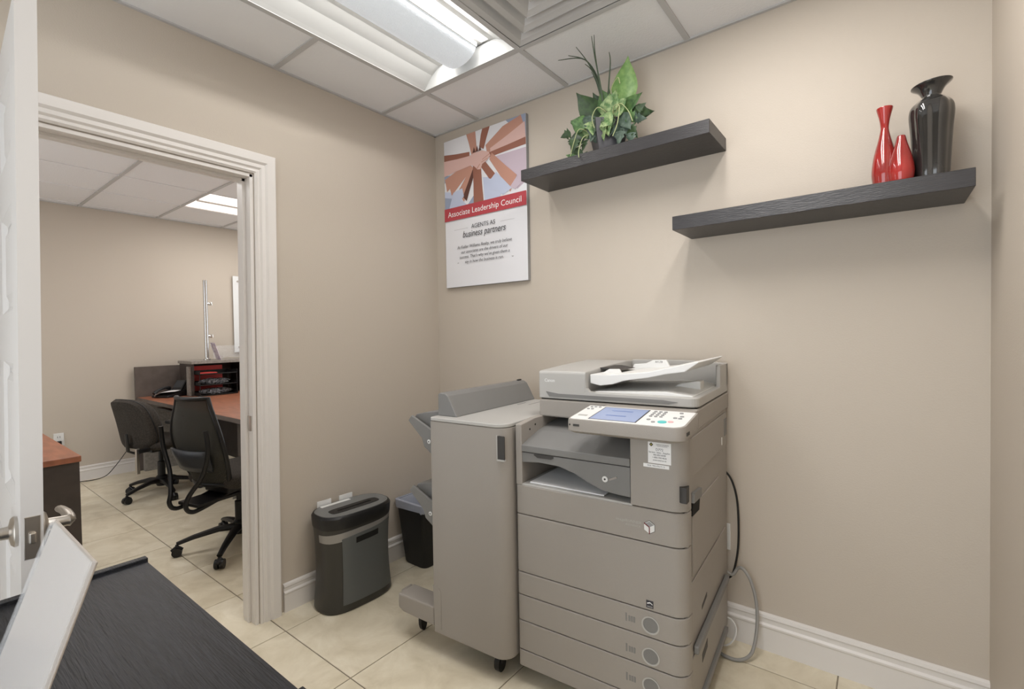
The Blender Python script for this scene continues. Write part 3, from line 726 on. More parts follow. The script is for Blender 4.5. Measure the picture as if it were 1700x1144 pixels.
# ================================================================ VASES
def vase(prof, c, m, seg=32, lobes=0, tiltrim=0):
    s = MB(); rings = []
    for r, z in prof:
        ring = []
        for i in range(seg):
            a = 2*PI*i/seg; rr = r
            if lobes and r > .034 and z < .262: rr = r*(1+.05*math.cos(lobes*a))
            ring.append((c[0]+rr*math.cos(a), c[1]+rr*math.sin(a), c[2]+z+(tiltrim*rr*math.cos(a)*max(0, (z-.25))*18 if tiltrim else 0)))
        rings.append(ring)
    s.loft(rings, m); return s
rv = thing('double_vase', 'glossy red vase of two joined necks on the lower shelf', 'vase', (2.290, -.13, 1.765))
def smoothprof(p, n=4): return [(v.x, v.y) for v in catmull([(a, b, 0) for a, b in p], n)]
vase(smoothprof([(.001, 0), (.026, 0), (.034, .03), (.036, .065), (.030, .115), (.018, .165), (.012, .195), (.0115, .21), (.015, .235), (.0225, .266), (.020, .264), (.010, .22)]), (-.020, .0, 0), M_red, tiltrim=0).build('tall_neck', rv, smooth=60)
vase(smoothprof([(.001, 0), (.024, 0), (.033, .025), (.034, .055), (.027, .095), (.017, .13), (.011, .157), (.009, .155), (.006, .13)]), (.022, -.028, 0), M_red).build('short_neck', rv, smooth=60)
bv = vase(smoothprof([(.001, 0), (.040, 0), (.043, .01), (.046, .08), (.050, .16), (.054, .215), (.050, .243), (.036, .260), (.025, .268), (.025, .275), (.034, .292), (.050, .306), (.048, .308), (.028, .294), (.018, .275)]), (0, 0, 0), M_blackgl, seg=64, lobes=6, tiltrim=.07).build('tall_vase', smooth=60)
bv.location = (2.387, -.13, 1.765); tag(bv, 'tall glossy black fluted vase with a flared rim on the lower shelf', 'vase')

# ================================================================ POTTED PLANT
pp = thing('potted_plant', 'artificial leafy plant in a square charcoal pot on the upper shelf', 'plant', (1.275, -.135, 2.113))
s = MB(); ang = math.radians(38)
def sq(q, z): return [(q*math.cos(ang+PI/4+k*PI/2)*1.414, q*math.sin(ang+PI/4+k*PI/2)*1.414, z) for k in range(4)]
s.loft([sq(.052, 0), sq(.058, .03), sq(.068, .09), sq(.073, .145), sq(.069, .145), sq(.064, .12)], M_pot); s.build('pot', pp)
def leaf(x, z, y, L, w, ang, m, name='leaf', lean=0., curl=.25, kind='oval', yaw=0.):
    n = 8; vs = []; fs = []
    prof = {'oval': [0.04, .62, .93, 1., .90, .72, .47, .20, 0.0], 'heart': [.35, .92, 1., .95, .8, .62, .4, .18, 0.], 'ivy': [.2, 1.0, .55, .9, .5, .42, .3, .14, 0.]}[kind]
    for i in range(n+1):
        t = i/n; ww = prof[i]*w/2; d = curl*L*(t*t)
        fold = .35*ww
        for sx in (-1, 0, 1): vs.append((sx*ww, -d - (0 if sx else -fold*.6) + (-fold*.5 if sx else 0), t*L))
    for i in range(n):
        k = i*3
        fs += [(k, k+1, k+4, k+3), (k+1, k+2, k+5, k+4)]
    M_ = Matrix.Translation((x, y, z)) @ Matrix.Rotation(ang, 4, 'Y') @ Matrix.Rotation(lean, 4, 'X') @ Matrix.Rotation(yaw, 4, 'Z')
    s = MB(); s.T = M_; s.add(vs, fs, m)
    o = s.build(name, pp, smooth=50)
    md = o.modifiers.new('s', 'SOLIDIFY'); md.thickness = .0008
    return o
R_ = math.radians
# large leaves (x, z relative to the pot base)
leaf(.07, .20, .0, .215, .115, R_(8), M_leafL, curl=.05, yaw=.3)
leaf(-.020, .145, -.05, .175, .105, R_(-36), M_leafD, curl=.22, yaw=.2)
leaf(-.02, .14, -.01, .13, .09, R_(-5), M_leafD, curl=.2)
leaf(.03, .165, -.05, .11, .09, R_(-14), M_leafM, curl=.3)
leaf(.05, .15, -.07, .09, .08, R_(62), M_leafV, curl=.2)
leaf(-.075, .13, -.07, .085, .08, R_(-60), M_leafM, curl=.2)
leaf(-.045, .17, -.075, .07, .075, R_(200), M_leafG, kind='heart', curl=-.1)
leaf(.02, .155, -.085, .10, .085, R_(170), M_leafV, kind='heart', curl=-.1)
leaf(.12, .17, -.02, .11, .06, R_(120), M_leafD, curl=.15)
leaf(.09, .145, -.065, .10, .06, R_(150), M_leafG, curl=.1)
leaf(-.06, .13, .0, .15, .10, R_(-62), M_leafM, curl=.1)
leaf(.0, .15, -.03, .14, .08, R_(-20), M_leafD, curl=.2)
leaf(.06, .17, -.02, .13, .07, R_(70), M_leafM, curl=.2)
leaf(.02, .145, -.06, .10, .09, R_(18), M_leafV, curl=.25)
leaf(.0, .14, -.07, .085, .085, R_(185), M_leafM, curl=-.1, lean=R_(-20))
leaf(.035, .16, -.07, .095, .075, R_(30), M_leafV, curl=.2)
leaf(-.10, .11, -.03, .095, .07, R_(-95), M_leafD, curl=.1)
leaf(-.07, .155, -.06, .075, .075, R_(190), M_leafV, kind='heart', curl=-.1)
leaf(-.105, .15, -.05, .075, .07, R_(160), M_leafM, kind='heart', curl=-.1)
leaf(.10, .16, .02, .12, .06, R_(100), M_leafD, curl=.2)
leaf(-.01, .13, .03, .20, .05, R_(2), M_leafM, curl=.1)
leaf(.075, .105, -.06, .085, .07, R_(175), M_leafG, kind='heart', curl=-.1)
leaf(.10, .12, -.05, .10, .035, R_(160), M_leafM, curl=-.2)
for (x, z, a, L, m) in ((-.02, .13, 185, .065, M_leafM), (.0, .145, 205, .06, M_leafD), (-.045, .14, 170, .06, M_leafV), (.03, .135, 160, .06, M_leafM), (-.03, .115, 200, .06, M_leafG), (.015, .10, 175, .055, M_leafV), (-.055, .10, 150, .06, M_leafG), (.01, .12, 120, .05, M_leafV), (-.125, .085, 200, .06, M_leafD), (-.135, .055, 170, .05, M_leafM), (-.11, .04, 220, .055, M_leafD),
                        (-.145, .02, 190, .05, M_leafM), (-.165, .0, 210, .05, M_leafV), (-.10, .015, 150, .05, M_leafD), (.115, .09, 170, .06, M_leafG), (.135, .075, 150, .06, M_leafD), (.15, .11, 110, .05, M_leafG), (.105, .06, 200, .06, M_leafG),
                        (-.15, .12, 260, .05, M_leafD), (-.135, .095, 190, .045, M_leafD), (.16, .14, 60, .04, M_leafD), (.14, .05, 185, .05, M_leafG), (.045, .11, 190, .05, M_leafG), (.12, .13, 130, .06, M_leafM), (-.085, .075, 185, .05, M_leafD), (.06, .13, 210, .055, M_leafD)):
    leaf(x, z, random.uniform(-.09, -.05), L*1.15, L*1.05, R_(a), m, kind='ivy', curl=random.uniform(-.3, .3), yaw=random.uniform(-.5, .5))
for pts in ([(.03,-.05,.16),(-.005,-.09,.19),(-.03,-.10,.15),(-.02,-.10,.10)], [(.04,-.05,.12),(.07,-.09,.17),(.10,-.10,.16),(.09,-.10,.09),(.07,-.105,.04)], [(.05,-.05,.12),(.09,-.08,.18),(.13,-.08,.14),(.15,-.08,.09)], [(-.06,-.05,.10),(-.10,-.09,.12),(-.13,-.09,.07),(-.15,-.09,.01)], [(-.05,-.05,.09),(-.08,-.09,.08),(-.10,-.10,.02),(-.085,-.125,-.02)], [(.02,-.03,.2),(.045,-.06,.27),(.08,-.07,.30),(.09,-.07,.27)]):
    MB().tube(catmull(pts, 5), .0022, M_stem, 6).build('trailing_stem', pp, smooth=60)
for pts in ([(0,-.02,.12),(-.015,-.06,.30),(-.05,-.12,.40),(-.14,-.20,.395)], [(0,-.02,.12),(-.01,-.06,.30),(-.04,-.12,.39),(-.10,-.18,.41)], [(0,-.02,.12),(-.005,-.08,.28),(-.02,-.14,.36),(-.05,-.20,.42)], [(.005,-.02,.12),(.012,-.10,.28),(.018,-.16,.37),(.03,-.21,.43)],
            [(.005,-.02,.12),(.010,-.10,.28),(.020,-.16,.38),(.042,-.21,.43)], [(0,-.02,.12),(-.008,-.05,.25),(-.02,-.10,.34),(-.04,-.14,.37)], [(.01,-.02,.12),(.04,-.08,.24),(.08,-.14,.33),(.09,-.17,.36)], [(-.005,-.02,.12),(-.01,-.04,.22),(-.018,-.07,.30),(-.03,-.1,.35)]):
    c = catmull(pts, 6); n = len(c)
    MB().tube(c, [.0042*(1-.85*i/n)+.0004 for i in range(n)], M_blade, 6).build('grass_blade', pp, smooth=60)
leaf(-.03, .22, -.03, .05, .022, R_(-70), M_leafD); leaf(.02, .21, -.03, .06, .03, R_(60), M_leafD)

# ================================================================ SHREDDER
sd = thing('paper_shredder', 'charcoal paper shredder with silver top and feed slot beside the baseboard', 'shredder', (.150, -.765, 0), R_(-2))
def sel(th, a, b, n=2.9):
    c, s_ = math.cos(th), math.sin(th)
    return (math.copysign(abs(c)**(2/n), c)*a, math.copysign(abs(s_)**(2/n), s_)*b)
def sfac(z):       # waist
    t = z/.46; return 1.0 - .075*math.sin(PI*min(1, max(0, t)))**1.0 + .0*t
A_, B_ = .118, .192
N = 48
def sring(z, off=0., k=1.): return [(sel(2*PI*i/N, A_*sfac(z)*k+off, B_*sfac(z)*k+off)[0], sel(2*PI*i/N, A_*sfac(z)*k+off, B_*sfac(z)*k+off)[1], z) for i in range(N)]
s = MB(); s.loft([sring(.0, -.008), sring(.012, 0)]+[sring(.012+.388*i/8) for i in range(1, 9)], M_shbody); s.build('bin_body', sd, smooth=35)
s = MB(); s.loft([sring(.400, .0015), sring(.405, .003), sring(.43, .003), sring(.452, .002), sring(.462, -.005), sring(.462, -.009), sring(.460, -.010)], M_black); s.build('cutting_head', sd, smooth=35)
s = MB(); s.loft([sring(.455, -.010), sring(.4635, -.011)], M_shgrey); s.build('top_plate', sd, smooth=35)
s = MB(); s.loft([[(.022+sel(2*PI*i/28, .034*k, .132*k+(.0), 5)[0], sel(2*PI*i/28, .034*k, .132*k, 5)[1]-.0, z) for i in range(28)] for k, z in ((1, .4634), (1, .4655), (.86, .4650))], M_black)
s.box(.016, .027, -.092, .092, .4650, .4662, M_gap); s.build('feed_slot', sd, smooth=35)
def patch(name, th0, th1, z0, z1, off, m, nz=6, nt=16, top=None, bot=None, parent=sd):
    s = MB(); vs = []
    for lay in (off-.004, off):
        for i in range(nz+1):
            for k in range(nt+1):
                th = th0+(th1-th0)*k/nt; za = bot(k/nt) if bot else z0; zb = top(k/nt) if top else z1
                z = za+(zb-za)*i/nz; x, y = sel(th, A_*sfac(z)+lay, B_*sfac(z)+lay); vs.append((x, y, z))
    n = (nz+1)*(nt+1); w_ = nt+1; fs = []
    for i in range(nz):
        for k in range(nt):
            a = i*w_+k; fs += [(a+n, a+1+n, a+w_+1+n, a+w_+n)]
    bd = [k for k in range(w_)] + [i*w_+nt for i in range(1, nz+1)] + [nz*w_+k for k in range(nt-1, -1, -1)] + [i*w_ for i in range(nz-1, 0, -1)]
    for q in range(len(bd)): a, b2 = bd[q], bd[(q+1) % len(bd)]; fs.append((a, b2, b2+n, a+n))
    s.add(vs, fs, m); return s.build(name, parent, smooth=35)
patch('silver_band', R_(-88), R_(62), .340, .392, .002, M_shband, top=lambda t: .385-.012*(1-t)+.012*t, bot=lambda t: .335+.012*abs(t-.2)+.012*t)
patch('pull_out_bin', R_(-32), R_(48), .040, .36, .0045, M_shdoor, top=lambda t: .352+.028*t)
patch('grip_hole', R_(-9), R_(14), .315, .345, .0065, M_gap, nz=3, top=lambda t: .345+.006*t, bot=lambda t: .318+.006*t)
s = MB(); s.bbox(-.098, -.075, -.12, .04, .4635, .4648, M_white, b=.0005); s.bbox(-.114, -.110, -.125, -.05, .455, .487, M_white, b=.0005); s.bbox(-.114, -.110, -.005, .07, .455, .487, M_white, b=.0005); s.each('paper_label', sd)

# ================================================================ WASTE BIN
wb = thing('waste_bin', 'black plastic waste bin with a white liner bag behind the finisher', 'bin', (.150, -.235, 0))
def rr3(a, b, r, z): return [(x, y, z) for x, y in rrect(-a, a, -b, b, (r,)*4, 5)]
s = MB(); s.loft([rr3(.088, .135, .035, 0), rr3(.092, .14, .035, .01), rr3(.118, .168, .03, .345), rr3(.122, .172, .03, .352), rr3(.122, .172, .03, .365), rr3(.114, .164, .028, .365), rr3(.112, .162, .028, .34), rr3(.085, .130, .03, .02)], M_binblk); s.build('bin_shell', wb, smooth=40)
s = MB(); rg = []
for a, z, w_ in ((.1245, .325, .004), (.1250, .350, .002), (.1255, .369, .0015), (.117, .372, .0025), (.109, .355, .006), (.100, .25, .008), (.088, .10, .01)):
    ring = rr3(a, a+.05, .028, z); rg.append([(x*(1+random.uniform(-1, 1)*w_*2), y*(1+random.uniform(-1, 1)*w_), zz_+random.uniform(-1, 1)*w_*(1.6)) for x, y, zz_ in ring])
s.loft(rg, M_bag, cap=False); s.build('liner_bag', wb, smooth=60)

# ================================================================ CORDS, WALL PLATE
def cord(name, pts, r, m, label):
    o = MB().tube(catmull(pts, 8), r, m, 8).build(name, smooth=60); return tag(o, label, 'cable')
cord('power_cord', [(1.738, -.035, .72), (1.765, -.030, .68), (1.785, -.03, .60), (1.790, -.03, .48), (1.785, -.03, .38), (1.765, -.03, .285), (1.735, -.03, .24), (1.74, -.035, .12), (1.735, -.035, .06), (1.70, -.06, .006), (1.60, -.05, .006)], .0042, M_cordblk, 'thin black power cord hanging behind the copier')
cord('power_cord', [(1.73, -.035, .30), (1.765, -.035, .285), (1.785, -.03, .315), (1.81, -.04, .322), (1.842, -.05, .28), (1.862, -.06, .20), (1.866, -.08, .11), (1.855, -.12, .035), (1.82, -.15, .009), (1.77, -.16, .008), (1.70, -.13, .008)], .0068, M_cord, 'thick grey cord looping off the copier down to the floor')
cord('power_cord', [(1.73, -.04, .10), (1.765, -.05, .10), (1.785, -.06, .07), (1.775, -.08, .03), (1.745, -.09, .006), (1.70, -.08, .006)], .0035, M_white, 'thin white cord coiled at the copier foot')
o = MB().bbox(1.69, 1.752, -.008, -.001, .375, .487, M_white, b=.002).build('wall_outlet'); tag(o, 'white wall outlet plate half hidden behind the copier', 'outlet')

# ================================================================ BLACK SHELF UNIT AND SIGN HOLDER (foreground)
un = thing('storage_unit', 'low black woodgrain storage unit in the foreground under the sign holder', 'cabinet', (.900, -2.36, 0))
MB().bbox(.0, .70, 0, .546, .775, .795, M_unit, b=.001, seg=1).build('top_panel', un)
for nm, xa in (('side_panel', -.002), ('side_panel', .700)): MB().bbox(xa, xa+.018, -.002, .548, .0, .803, M_unit, b=.0015, seg=1).build(nm, un)
MB().bbox(.016, .70, 0.52, .544, .05, .775, M_unit, b=.001, seg=1).build('back_panel', un)
MB().bbox(.016, .70, 0.01, .52, .38, .398, M_unit, b=.001, seg=1).build('shelf', un)
MB().bbox(.016, .70, 0.01, .52, .03, .050, M_unit, b=.001, seg=1).build('shelf', un)
sh_ = thing('sign_holder', 'slanted clear acrylic sign holder in the left foreground', 'sign holder', (1.475, -2.078, .7985))
s = MB(); th = math.atan2(.093, .262); s.T = Matrix.Translation((0, -.047, .002)) @ Matrix.Rotation(-th, 4, 'X')
s.bbox(-.105, .105, -.0015, .0015, 0, .279, M_acryl, b=.001, seg=1); s.build('sheet', sh_)
s = MB(); s.T = Matrix.Translation((0, -.047, .002)) @ Matrix.Rotation(-th, 4, 'X'); s.bbox(-.105, .105, -.0062, -.0040, 0, .279, M_glass, b=.0008, seg=1)
s.bbox(-.105, -.1025, -.0045, -.001, 0, .279, M_glass, b=.0005, seg=1); s.bbox(.1025, .105, -.0045, -.001, 0, .279, M_glass, b=.0005, seg=1); s.build('front_sheet', sh_)
MB().bbox(-.105, .105, -.047, .045, -.002, .001, M_glass, b=.0005, seg=1).build('base', sh_)

# ================================================================ OFFICE BEYOND THE DOOR
# sideboard
sb = thing('office_sideboard', 'office cabinet with cherry top and dark sides by the open door', 'cabinet', (-2.25, -2.2, 0))
MB().bbox(0, 1.37, 0, .60, .712, .742, M_cherry, b=.003).build('top', sb)
MB().box(.02, 1.33, .02, .58, .03, .712, M_espresso).build('body', sb)
MB().box(1.325, 1.352, .01, .595, .0, .711, M_espresso).build('side_panel', sb)
MB().bbox(.03, 1.32, .575, .597, .05, .70, M_espresso, b=.002).build('back_panel', sb)
# reception desk
dk = thing('reception_desk', 'reception desk with cherry worktop and raised grey counter in the office', 'desk', (-3.65, -.67, 0))
MB().bbox(.02, 3.0, 0, 1.0, .708, .740, M_cherry, b=.002).build('worktop', dk)
s = MB(); s.box(.02, 3.0, -.003, .004, .706, .7385, M_panel); s.build('worktop_edge', dk)
MB().bbox(-.02, .018, -.01, .62, .0, 1.043, M_panel, b=.002).build('end_panel', dk)
MB().bbox(.03, .09, .03, .60, .0, .706, M_laminate, b=.002).build('desk_leg', dk)
MB().bbox(.02, 3.0, .66, .69, .08, .706, M_espresso, b=.002).build('modesty_panel', dk)
MB().bbox(.09, .47, .335, 2.30, 1.062, 1.092, M_laminate, b=.002).build('raised_counter', dk)
MB().bbox(.09, .115, .35, 2.28, .742, 1.062, M_espresso, b=.002).build('counter_back', dk)
for yy in (.345, .84, 1.45): MB().bbox(.115, .44, yy, yy+.02, .742, 1.062, M_espresso, b=.002).build('divider', dk)
MB().bbox(2.15, 2.60, .05, .6, .05, .70, M_espresso, b=.004).build('drawer_pedestal', dk)
MB().bbox(.45, 1.5, .04, .30, .655, .67, M_black, b=.004).build('keyboard_tray', dk)
# things on desk : letter trays
lt0 = None
def tray(z, group):
    t = thing('letter_tray', 'x', 'letter tray', (-3.33, -.30, z), 0, group)
    s = MB(); s.box(0, .25, 0, .35, 0, .003, M_black); s.box(0, .003, 0, .35, 0, .035, M_black); s.box(0, .25, 0, .003, 0, .035, M_black); s.box(0, .25, .347, .35, 0, .035, M_black); s.box(.247, .25, 0, .35, 0, .012, M_black)
    s.build('tray', t); return t
for z, lb in ((.742, 'lowest black letter tray on the desk under the counter'), (.845, 'middle black letter tray under the counter holding a crinkled pack'), (.955, 'topmost black letter tray under the counter with a red folder')):
    t = tray(z, None); t['label'] = lb; 
    s = MB()
    for yy in (.002, .345): s.box(.01, .02, yy, yy+.004, .003, .105 if z < .95 else .04, M_black); s.box(.23, .24, yy, yy+.004, .003, .105 if z < .95 else .04, M_black)
    s.each('riser', t)
tag(MB().bbox(-3.32, -3.14, -.29, -.12, .960, .972, M_redcard, b=.001).build('red_folder'), 'bright red folder lying in the topmost letter tray', 'folder')
tag(MB().bbox(-3.335, -3.331, -.30, .0, .742, 1.035, M_redcard, b=.0005).build('red_folder'), 'dark red folder standing behind the letter trays', 'folder')
def crinkle(loc, L, label):
    bm = bmesh.new(); bmesh.ops.create_icosphere(bm, subdivisions=4, radius=1)
    for v in bm.verts:
        k = 1+.16*math.sin(v.co.x*17+v.co.y*9)+.12*random.uniform(-1, 1)
        v.co = Vector((v.co.x*.075*k, v.co.y*L*k, v.co.z*.028*k))
    s = MB(); s.frombm(bm, M_crinkle); o = s.build('wrapped_pack'); o.location = loc; tag(o, label, 'pack')
crinkle((-3.19, -.135, .880), .125, 'crinkled clear pack in the middle letter tray')
crinkle((-3.19, -.125, .778), .135, 'crinkled clear pack in the lowest letter tray')
tag(MB().bbox(-3.30, -3.24, -.345, -.322, .742, 1.035, M_laminate, b=.001).build('binder'), 'narrow grey binder standing left of the letter trays', 'binder')
# phone
ph_ = thing('desk_phone', 'black desk phone with raised display at the far end of the desk', 'phone', (-3.40, -.47, .741), R_(25))
s = MB(); s.prism([(-.10, 0), (.11, 0), (.11, .065), (-.10, .02)], 'x', -.10, .10, M_black); s.build('base', ph_, bevel=.006)
s = MB(); s.T = Matrix.Translation((0, .06, .055)) @ Matrix.Rotation(R_(-35), 4, 'X'); s.bbox(-.03, .09, -.01, .01, 0, .12, M_black, b=.006); s.bbox(-.02, .08, -.012, -.009, .03, .11, M_darkgr, b=.001); s.build('display', ph_)
s = MB(); s.tube(catmull([(-.075, -.09, .035), (-.075, -.05, .065), (-.075, .03, .085), (-.075, .08, .075)], 5), [.020]*4+[.013]*8+[.019]*4, M_black, 10); s.build('handset', ph_, smooth=50)
cd2 = catmull([(-.02, -.13, .004), (.02, -.14, .03), (.07, -.10, .05), (.12, .0, .055)], 5)
o = MB(); n = len(cd2); o.loft([[tuple(p+Vector((0, 0, 0))), tuple(p+Vector((-.13, .12, .004)))] for p in cd2], M_paper, cap=False, closed=False)
pp_ = o.build('paper_sheet'); pp_.location = (-3.38, -.46, .745); tag(pp_, 'curled white paper lying in front of the desk phone', 'paper')
md = pp_.modifiers.new('s', 'SOLIDIFY'); md.thickness = .001
# boxes and hanging sheets at right
tag(MB().bbox(-3.10, -2.95, .12, .42, .83, .85, M_paper, b=.003).build('paper_stack'), 'stack of white papers on the cardboard box', 'paper')
s = MB(); s.bbox(-3.09, -2.96, .13, .40, .742, .829, M_cardb, b=.002); tag(s.build('cardboard_box'), 'small brown cardboard box on the desk by the door jamb', 'box')
tag(MB().bbox(-3.20, -3.196, .195, .42, .86, 1.055, M_paper, b=.0005).build('notice_sheet'), 'typed white sheet hanging under the raised counter', 'paper')
# chrome post with clamps and glass
tp = thing('counter_post', 'chrome post with two clamps rising from the raised counter', 'post', (-3.35, -.135, 1.092))
MB().lathe([(.001, 0), (.035, 0), (.035, .012), (.026, .016), (.0205, .02), (.0205, .835), (.001, .838)], M_chrome, seg=20).build('pole', tp, smooth=40)
for z in (.25, .59):
    s = MB(); s.cyl((.0, .01, z), (0, .055, z), .014, M_chrome, 12); s.bbox(-.016, .016, .035, .060, z-.018, z+.018, M_chrome, b=.004); s.build('clamp', tp, smooth=40)
g = MB().bbox(-3.354, -3.346, -.075, 1.0, 1.11, 1.24, M_glass, b=.001, seg=1).build('glass_screen'); tag(g, 'low clear glass screen on the raised counter', 'glass screen')
bh = thing('brochure_holder', 'clear holder with a pink brochure leaning on the raised counter', 'brochure holder', (-3.25, -.06, 1.092), R_(90))
s = MB(); s.T = Matrix.Rotation(R_(-18), 4, 'Y') @ Matrix.Translation((0, 0, 0)); s.bbox(-.001, .002, -.055, .055, .002, .19, M_pinkpr, b=.0005, seg=1); s.build('brochure', bh)
s = MB(); s.T = Matrix.Rotation(R_(-18), 4, 'Y'); s.bbox(-.006, -.003, -.058, .058, .002, .20, M_glass, b=.0005, seg=1); s.bbox(.004, .03, -.058, .058, .002, .045, M_glass, b=.0008, seg=1); s.build('holder', bh)
fs_ = thing('wall_sign', 'frosted white sign panel on standoffs on the far office wall', 'sign', (FX, .27, 1.155))
MB().bbox(.022, .030, 0, .60, 0, .88, M_frost, b=.001, seg=1).build('panel', fs_)
for yy, zz_ in ((.05, .06), (.05, .82), (.55, .06), (.55, .82)): MB().cyl((0, yy, zz_), (.036, yy, zz_), .011, M_chrome, 12).build('standoff', fs_, smooth=40)
# outlet + cable
ol = thing('wall_outlet', 'white wall outlet with a black plug on the far office wall', 'outlet', (FX, -1.245, .415))
MB().bbox(0, .006, -.036, .036, -.058, .058, M_white, b=.002).build('plate', ol)
MB().bbox(.006, .04, -.014, .014, -.045, -.012, M_black, b=.004).build('plug', ol); s = MB()
for dy in (-.008, .008): s.box(.006, .0068, dy-.0015, dy+.0015, .015, .03, M_gap)
s.each('socket', ol)
cord('phone_cable', [(-3.665, -1.245, .385), (-3.66, -1.24, .15), (-3.655, -1.20, .03), (-3.62, -1.08, .006), (-3.60, -.95, .02), (-3.62, -.86, .10), (-3.66, -.76, .22), (-3.665, -.70, .30)], .0035, M_cordblk, 'thin black cable running along the far office baseboard')

# ---------------------------------------------------------------- chairs
def star_base(t, r, rot, hub_h=.12, mat_=M_chairblk, nylon=True):
    for k in range(5):
        a = rot+2*PI*k/5; c, s_ = math.cos(a), math.sin(a)
        s = MB(); s.tube([(c*.02, s_*.02, hub_h), (c*r*.35, s_*r*.35, hub_h+.002), (c*r*.75, s_*r*.75, hub_h-.022), (c*r, s_*r, hub_h-.045)], [.030, .026, .020, .016], mat_, 8, flat=.75)
        s.cyl((c*r, s_*r, hub_h-.05), (c*r, s_*r, .045), .009, mat_, 8); arm_ = s.build('base_arm', t, smooth=40)
        w = MB(); px_, py_ = c*(r+.0), s_*(r+.0)
        for sg in (-1, 1):
            q = Vector((px_, py_, .027)) + Vector((-s_, c, 0))*sg*.014
            w.cyl(tuple(q-Vector((-s_, c, 0))*.010), tuple(q+Vector((-s_, c, 0))*.010), .027, M_black, 16)
        w.tube([(px_-c*.026, py_-s_*.026, .035), (px_, py_, .058), (px_+c*.026, py_+s_*.026, .035)], .012, M_black, 8)
        w.build('castor', arm_, smooth=40)
    s = MB(); s.lathe([(.001, hub_h-.045), (.035, hub_h-.045), (.042, hub_h-.03), (.042, hub_h+.03), (.028, hub_h+.045), (.028, hub_h+.16), (.018, hub_h+.165), (.018, .43), (.001, .43)], mat_, seg=20); s.build('gas_lift', t, smooth=35)
def cushion(mb, w, d, z, th, m, front=.02, yo=0.):
    rings = []
    for k, (q, zz_) in enumerate(((.86, 0), (.97, .012), (1., th*.45), (.98, th*.8), (.90, th), (.5, th+.004))):
        rings.append([(x*q, y*q+yo, z+zz_-(max(0, y/d*2)**3)*front) for x, y in rrect(-w/2, w/2, -d/2, d/2, (.09, .09, .07, .07), 6)])
    mb.loft(rings, m)
# task chair with padded back : local +y is the sitter's forward direction
tc_ = thing('task_chair', 'brown fabric task chair with padded back near the far wall', 'chair', (-2.60, -.78, 0), R_(108-90))
star_base(tc_, .275, R_(216-18+0))
s = MB(); cushion(s, .46, .44, .415, .075, M_fabric, yo=.03); s.build('seat', tc_, smooth=50)
MB().bbox(-.10, .10, -.14, .12, .385, .415, M_black, b=.01).build('seat_mechanism', tc_)
s = MB(); rings = []
def backring(y, k, z0=.43, z1=.84, wt=.37, wb=.44):
    out = []
    n = 28
    for i in range(n):
        a = 2*PI*i/n; c, s_ = sel(a, 1, 1, 3.4)
        z = (z0+z1)/2+(z1-z0)/2*s_*k; w_ = (wb+(wt-wb)*((z-z0)/(z1-z0)))/2*k
        out.append((c*w_, y-.10*max(0, (z-z0)/(z1-z0))**1.3 + .05*abs(c)**2*1.0, z))
    return out
s.loft([backring(-.235, .80), backring(-.230, .94), backring(-.205, 1.), backring(-.175, 1.01), backring(-.135, .97), backring(-.115, .86), backring(-.11, .6)], M_fabric); s.build('backrest', tc_, smooth=50)
s = MB(); s.tube([tuple(p) for p in [Vector(q)+Vector((0, -.003, 0)) for q in backring(-.190, 1.012)]]+[tuple(Vector(backring(-.190, 1.012)[0])+Vector((0, -.003, 0)))], .004, M_black, 6); s.build('piping', tc_, smooth=60)
s = MB(); s.tube([(0, -.10, .40), (0, -.20, .39), (0, -.255, .42), (0, -.265, .56)], [.022, .022, .02, .016], M_black, 8, flat=.5); s.build('back_bracket', tc_, smooth=40)
s = MB(); s.bbox(.15, .17, -.30, -.275, .26, .46, M_nickel, b=.003); s.bbox(.14, .18, -.29, -.2, .42, .45, M_black, b=.004); s.build('side_lever', tc_)
for sg in (-1, 1):
    s = MB(); s.tube([(sg*.15, .02, .405), (sg*.26, .02, .41), (sg*.275, .02, .46), (sg*.275, .01, .63)], [.016]*4, M_black, 8, flat=1.6); s.build('arm_post', tc_, smooth=40)
    s = MB(); s.bbox(sg*.275-.035, sg*.275+.035, -.13, .13, .63, .66, M_black, b=.013, seg=3); s.build('armrest', tc_, smooth=40)
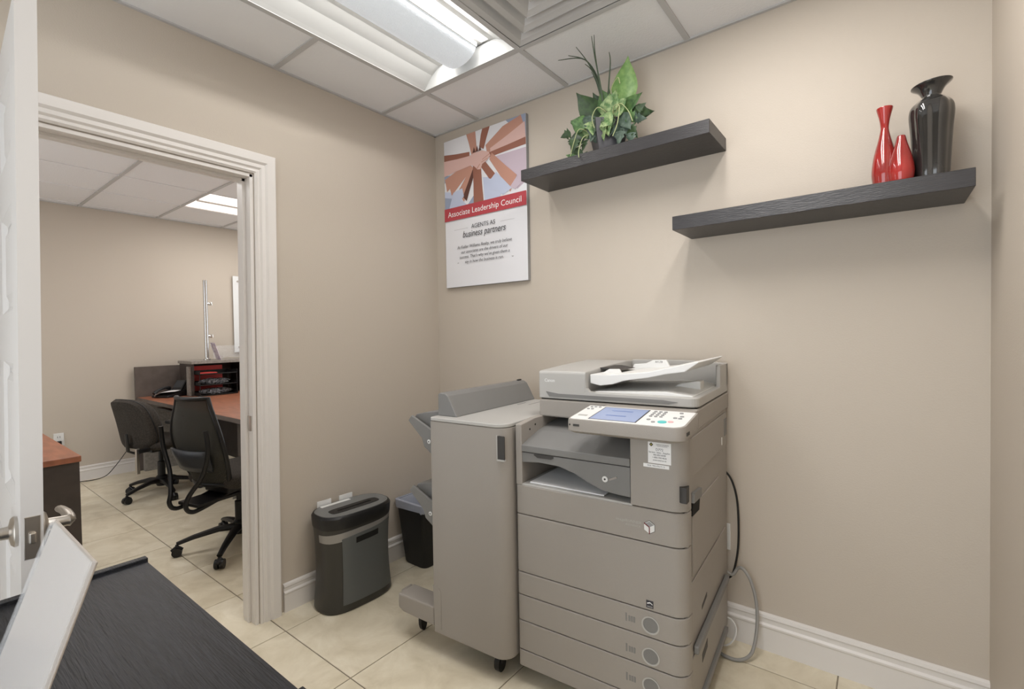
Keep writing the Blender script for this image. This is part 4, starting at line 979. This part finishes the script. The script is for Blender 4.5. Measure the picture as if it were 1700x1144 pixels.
# mesh-back chair
mc = thing('mesh_chair', 'black mesh-back office chair pulled up near the doorway', 'chair', (-.98, -.83, 0), R_(103-90))
star_base(mc, .335, R_(247-13))
s = MB(); cushion(s, .50, .48, .42, .085, M_fabric, yo=.04); s.build('seat', mc, smooth=50)
MB().bbox(-.11, .11, -.15, .13, .375, .42, M_black, b=.01).build('seat_mechanism', mc)
MB().bbox(-.026, -.022, -.03, .03, .29, .37, M_white, b=.001).build('label_tag', mc)
def bp(u, t):       # back surface: u -1..1, t 0..1
    z = .45+.52*t; w_ = .165+.075*math.sin(PI*min(1, t*1.05))-.02*t
    y = -.235 - .05*math.sin(PI*t) - .10*t**1.8 + .06*u*u
    return (u*w_, y, z)
s = MB(); nu, ntt = 14, 14
s.loft([[bp(-1+2*i/nu, k/ntt) for i in range(nu+1)] for k in range(ntt+1)], M_mesh, cap=False, closed=False); o = s.build('mesh_back', mc, smooth=60)
md = o.modifiers.new('s', 'SOLIDIFY'); md.thickness = .003
fr = [bp(-1, k/10) for k in range(11)] + [bp(-1+2*i/10, 1.0+.0) for i in range(1, 10)] + [bp(1, 1-k/10) for k in range(11)] + [bp(1-2*i/10, 0) for i in range(1, 10)]
fr.append(fr[0]); s = MB(); s.tube(fr, .0125, M_chairblk, 8); s.build('back_frame', mc, smooth=60)
s = MB(); s.loft([[tuple(Vector(bp(-.75+1.5*i/8, t_))+Vector((0, -.035, 0))) for i in range(9)] for t_ in (.18, .24, .33, .42)], M_darkgr, cap=False, closed=False); o = s.build('lumbar_pad', mc, smooth=60)
md = o.modifiers.new('s', 'SOLIDIFY'); md.thickness = .012
for sg in (-1, 1):
    s = MB(); s.tube(catmull([(sg*.205, -.335, .80), (sg*.205, -.325, .68), (sg*.15, -.325, .54), (sg*.085, -.36, .43), (sg*.075, -.375, .375), (sg*.075, -.35, .335), (sg*.075, -.28, .335), (sg*.075, -.05, .39)], 6), .0125, M_chairblk, 8); s.build('back_support', mc, smooth=60)
MB().bbox(-.09, .09, -.32, -.05, .345, .365, M_chairblk, b=.005).build('support_plate', mc)
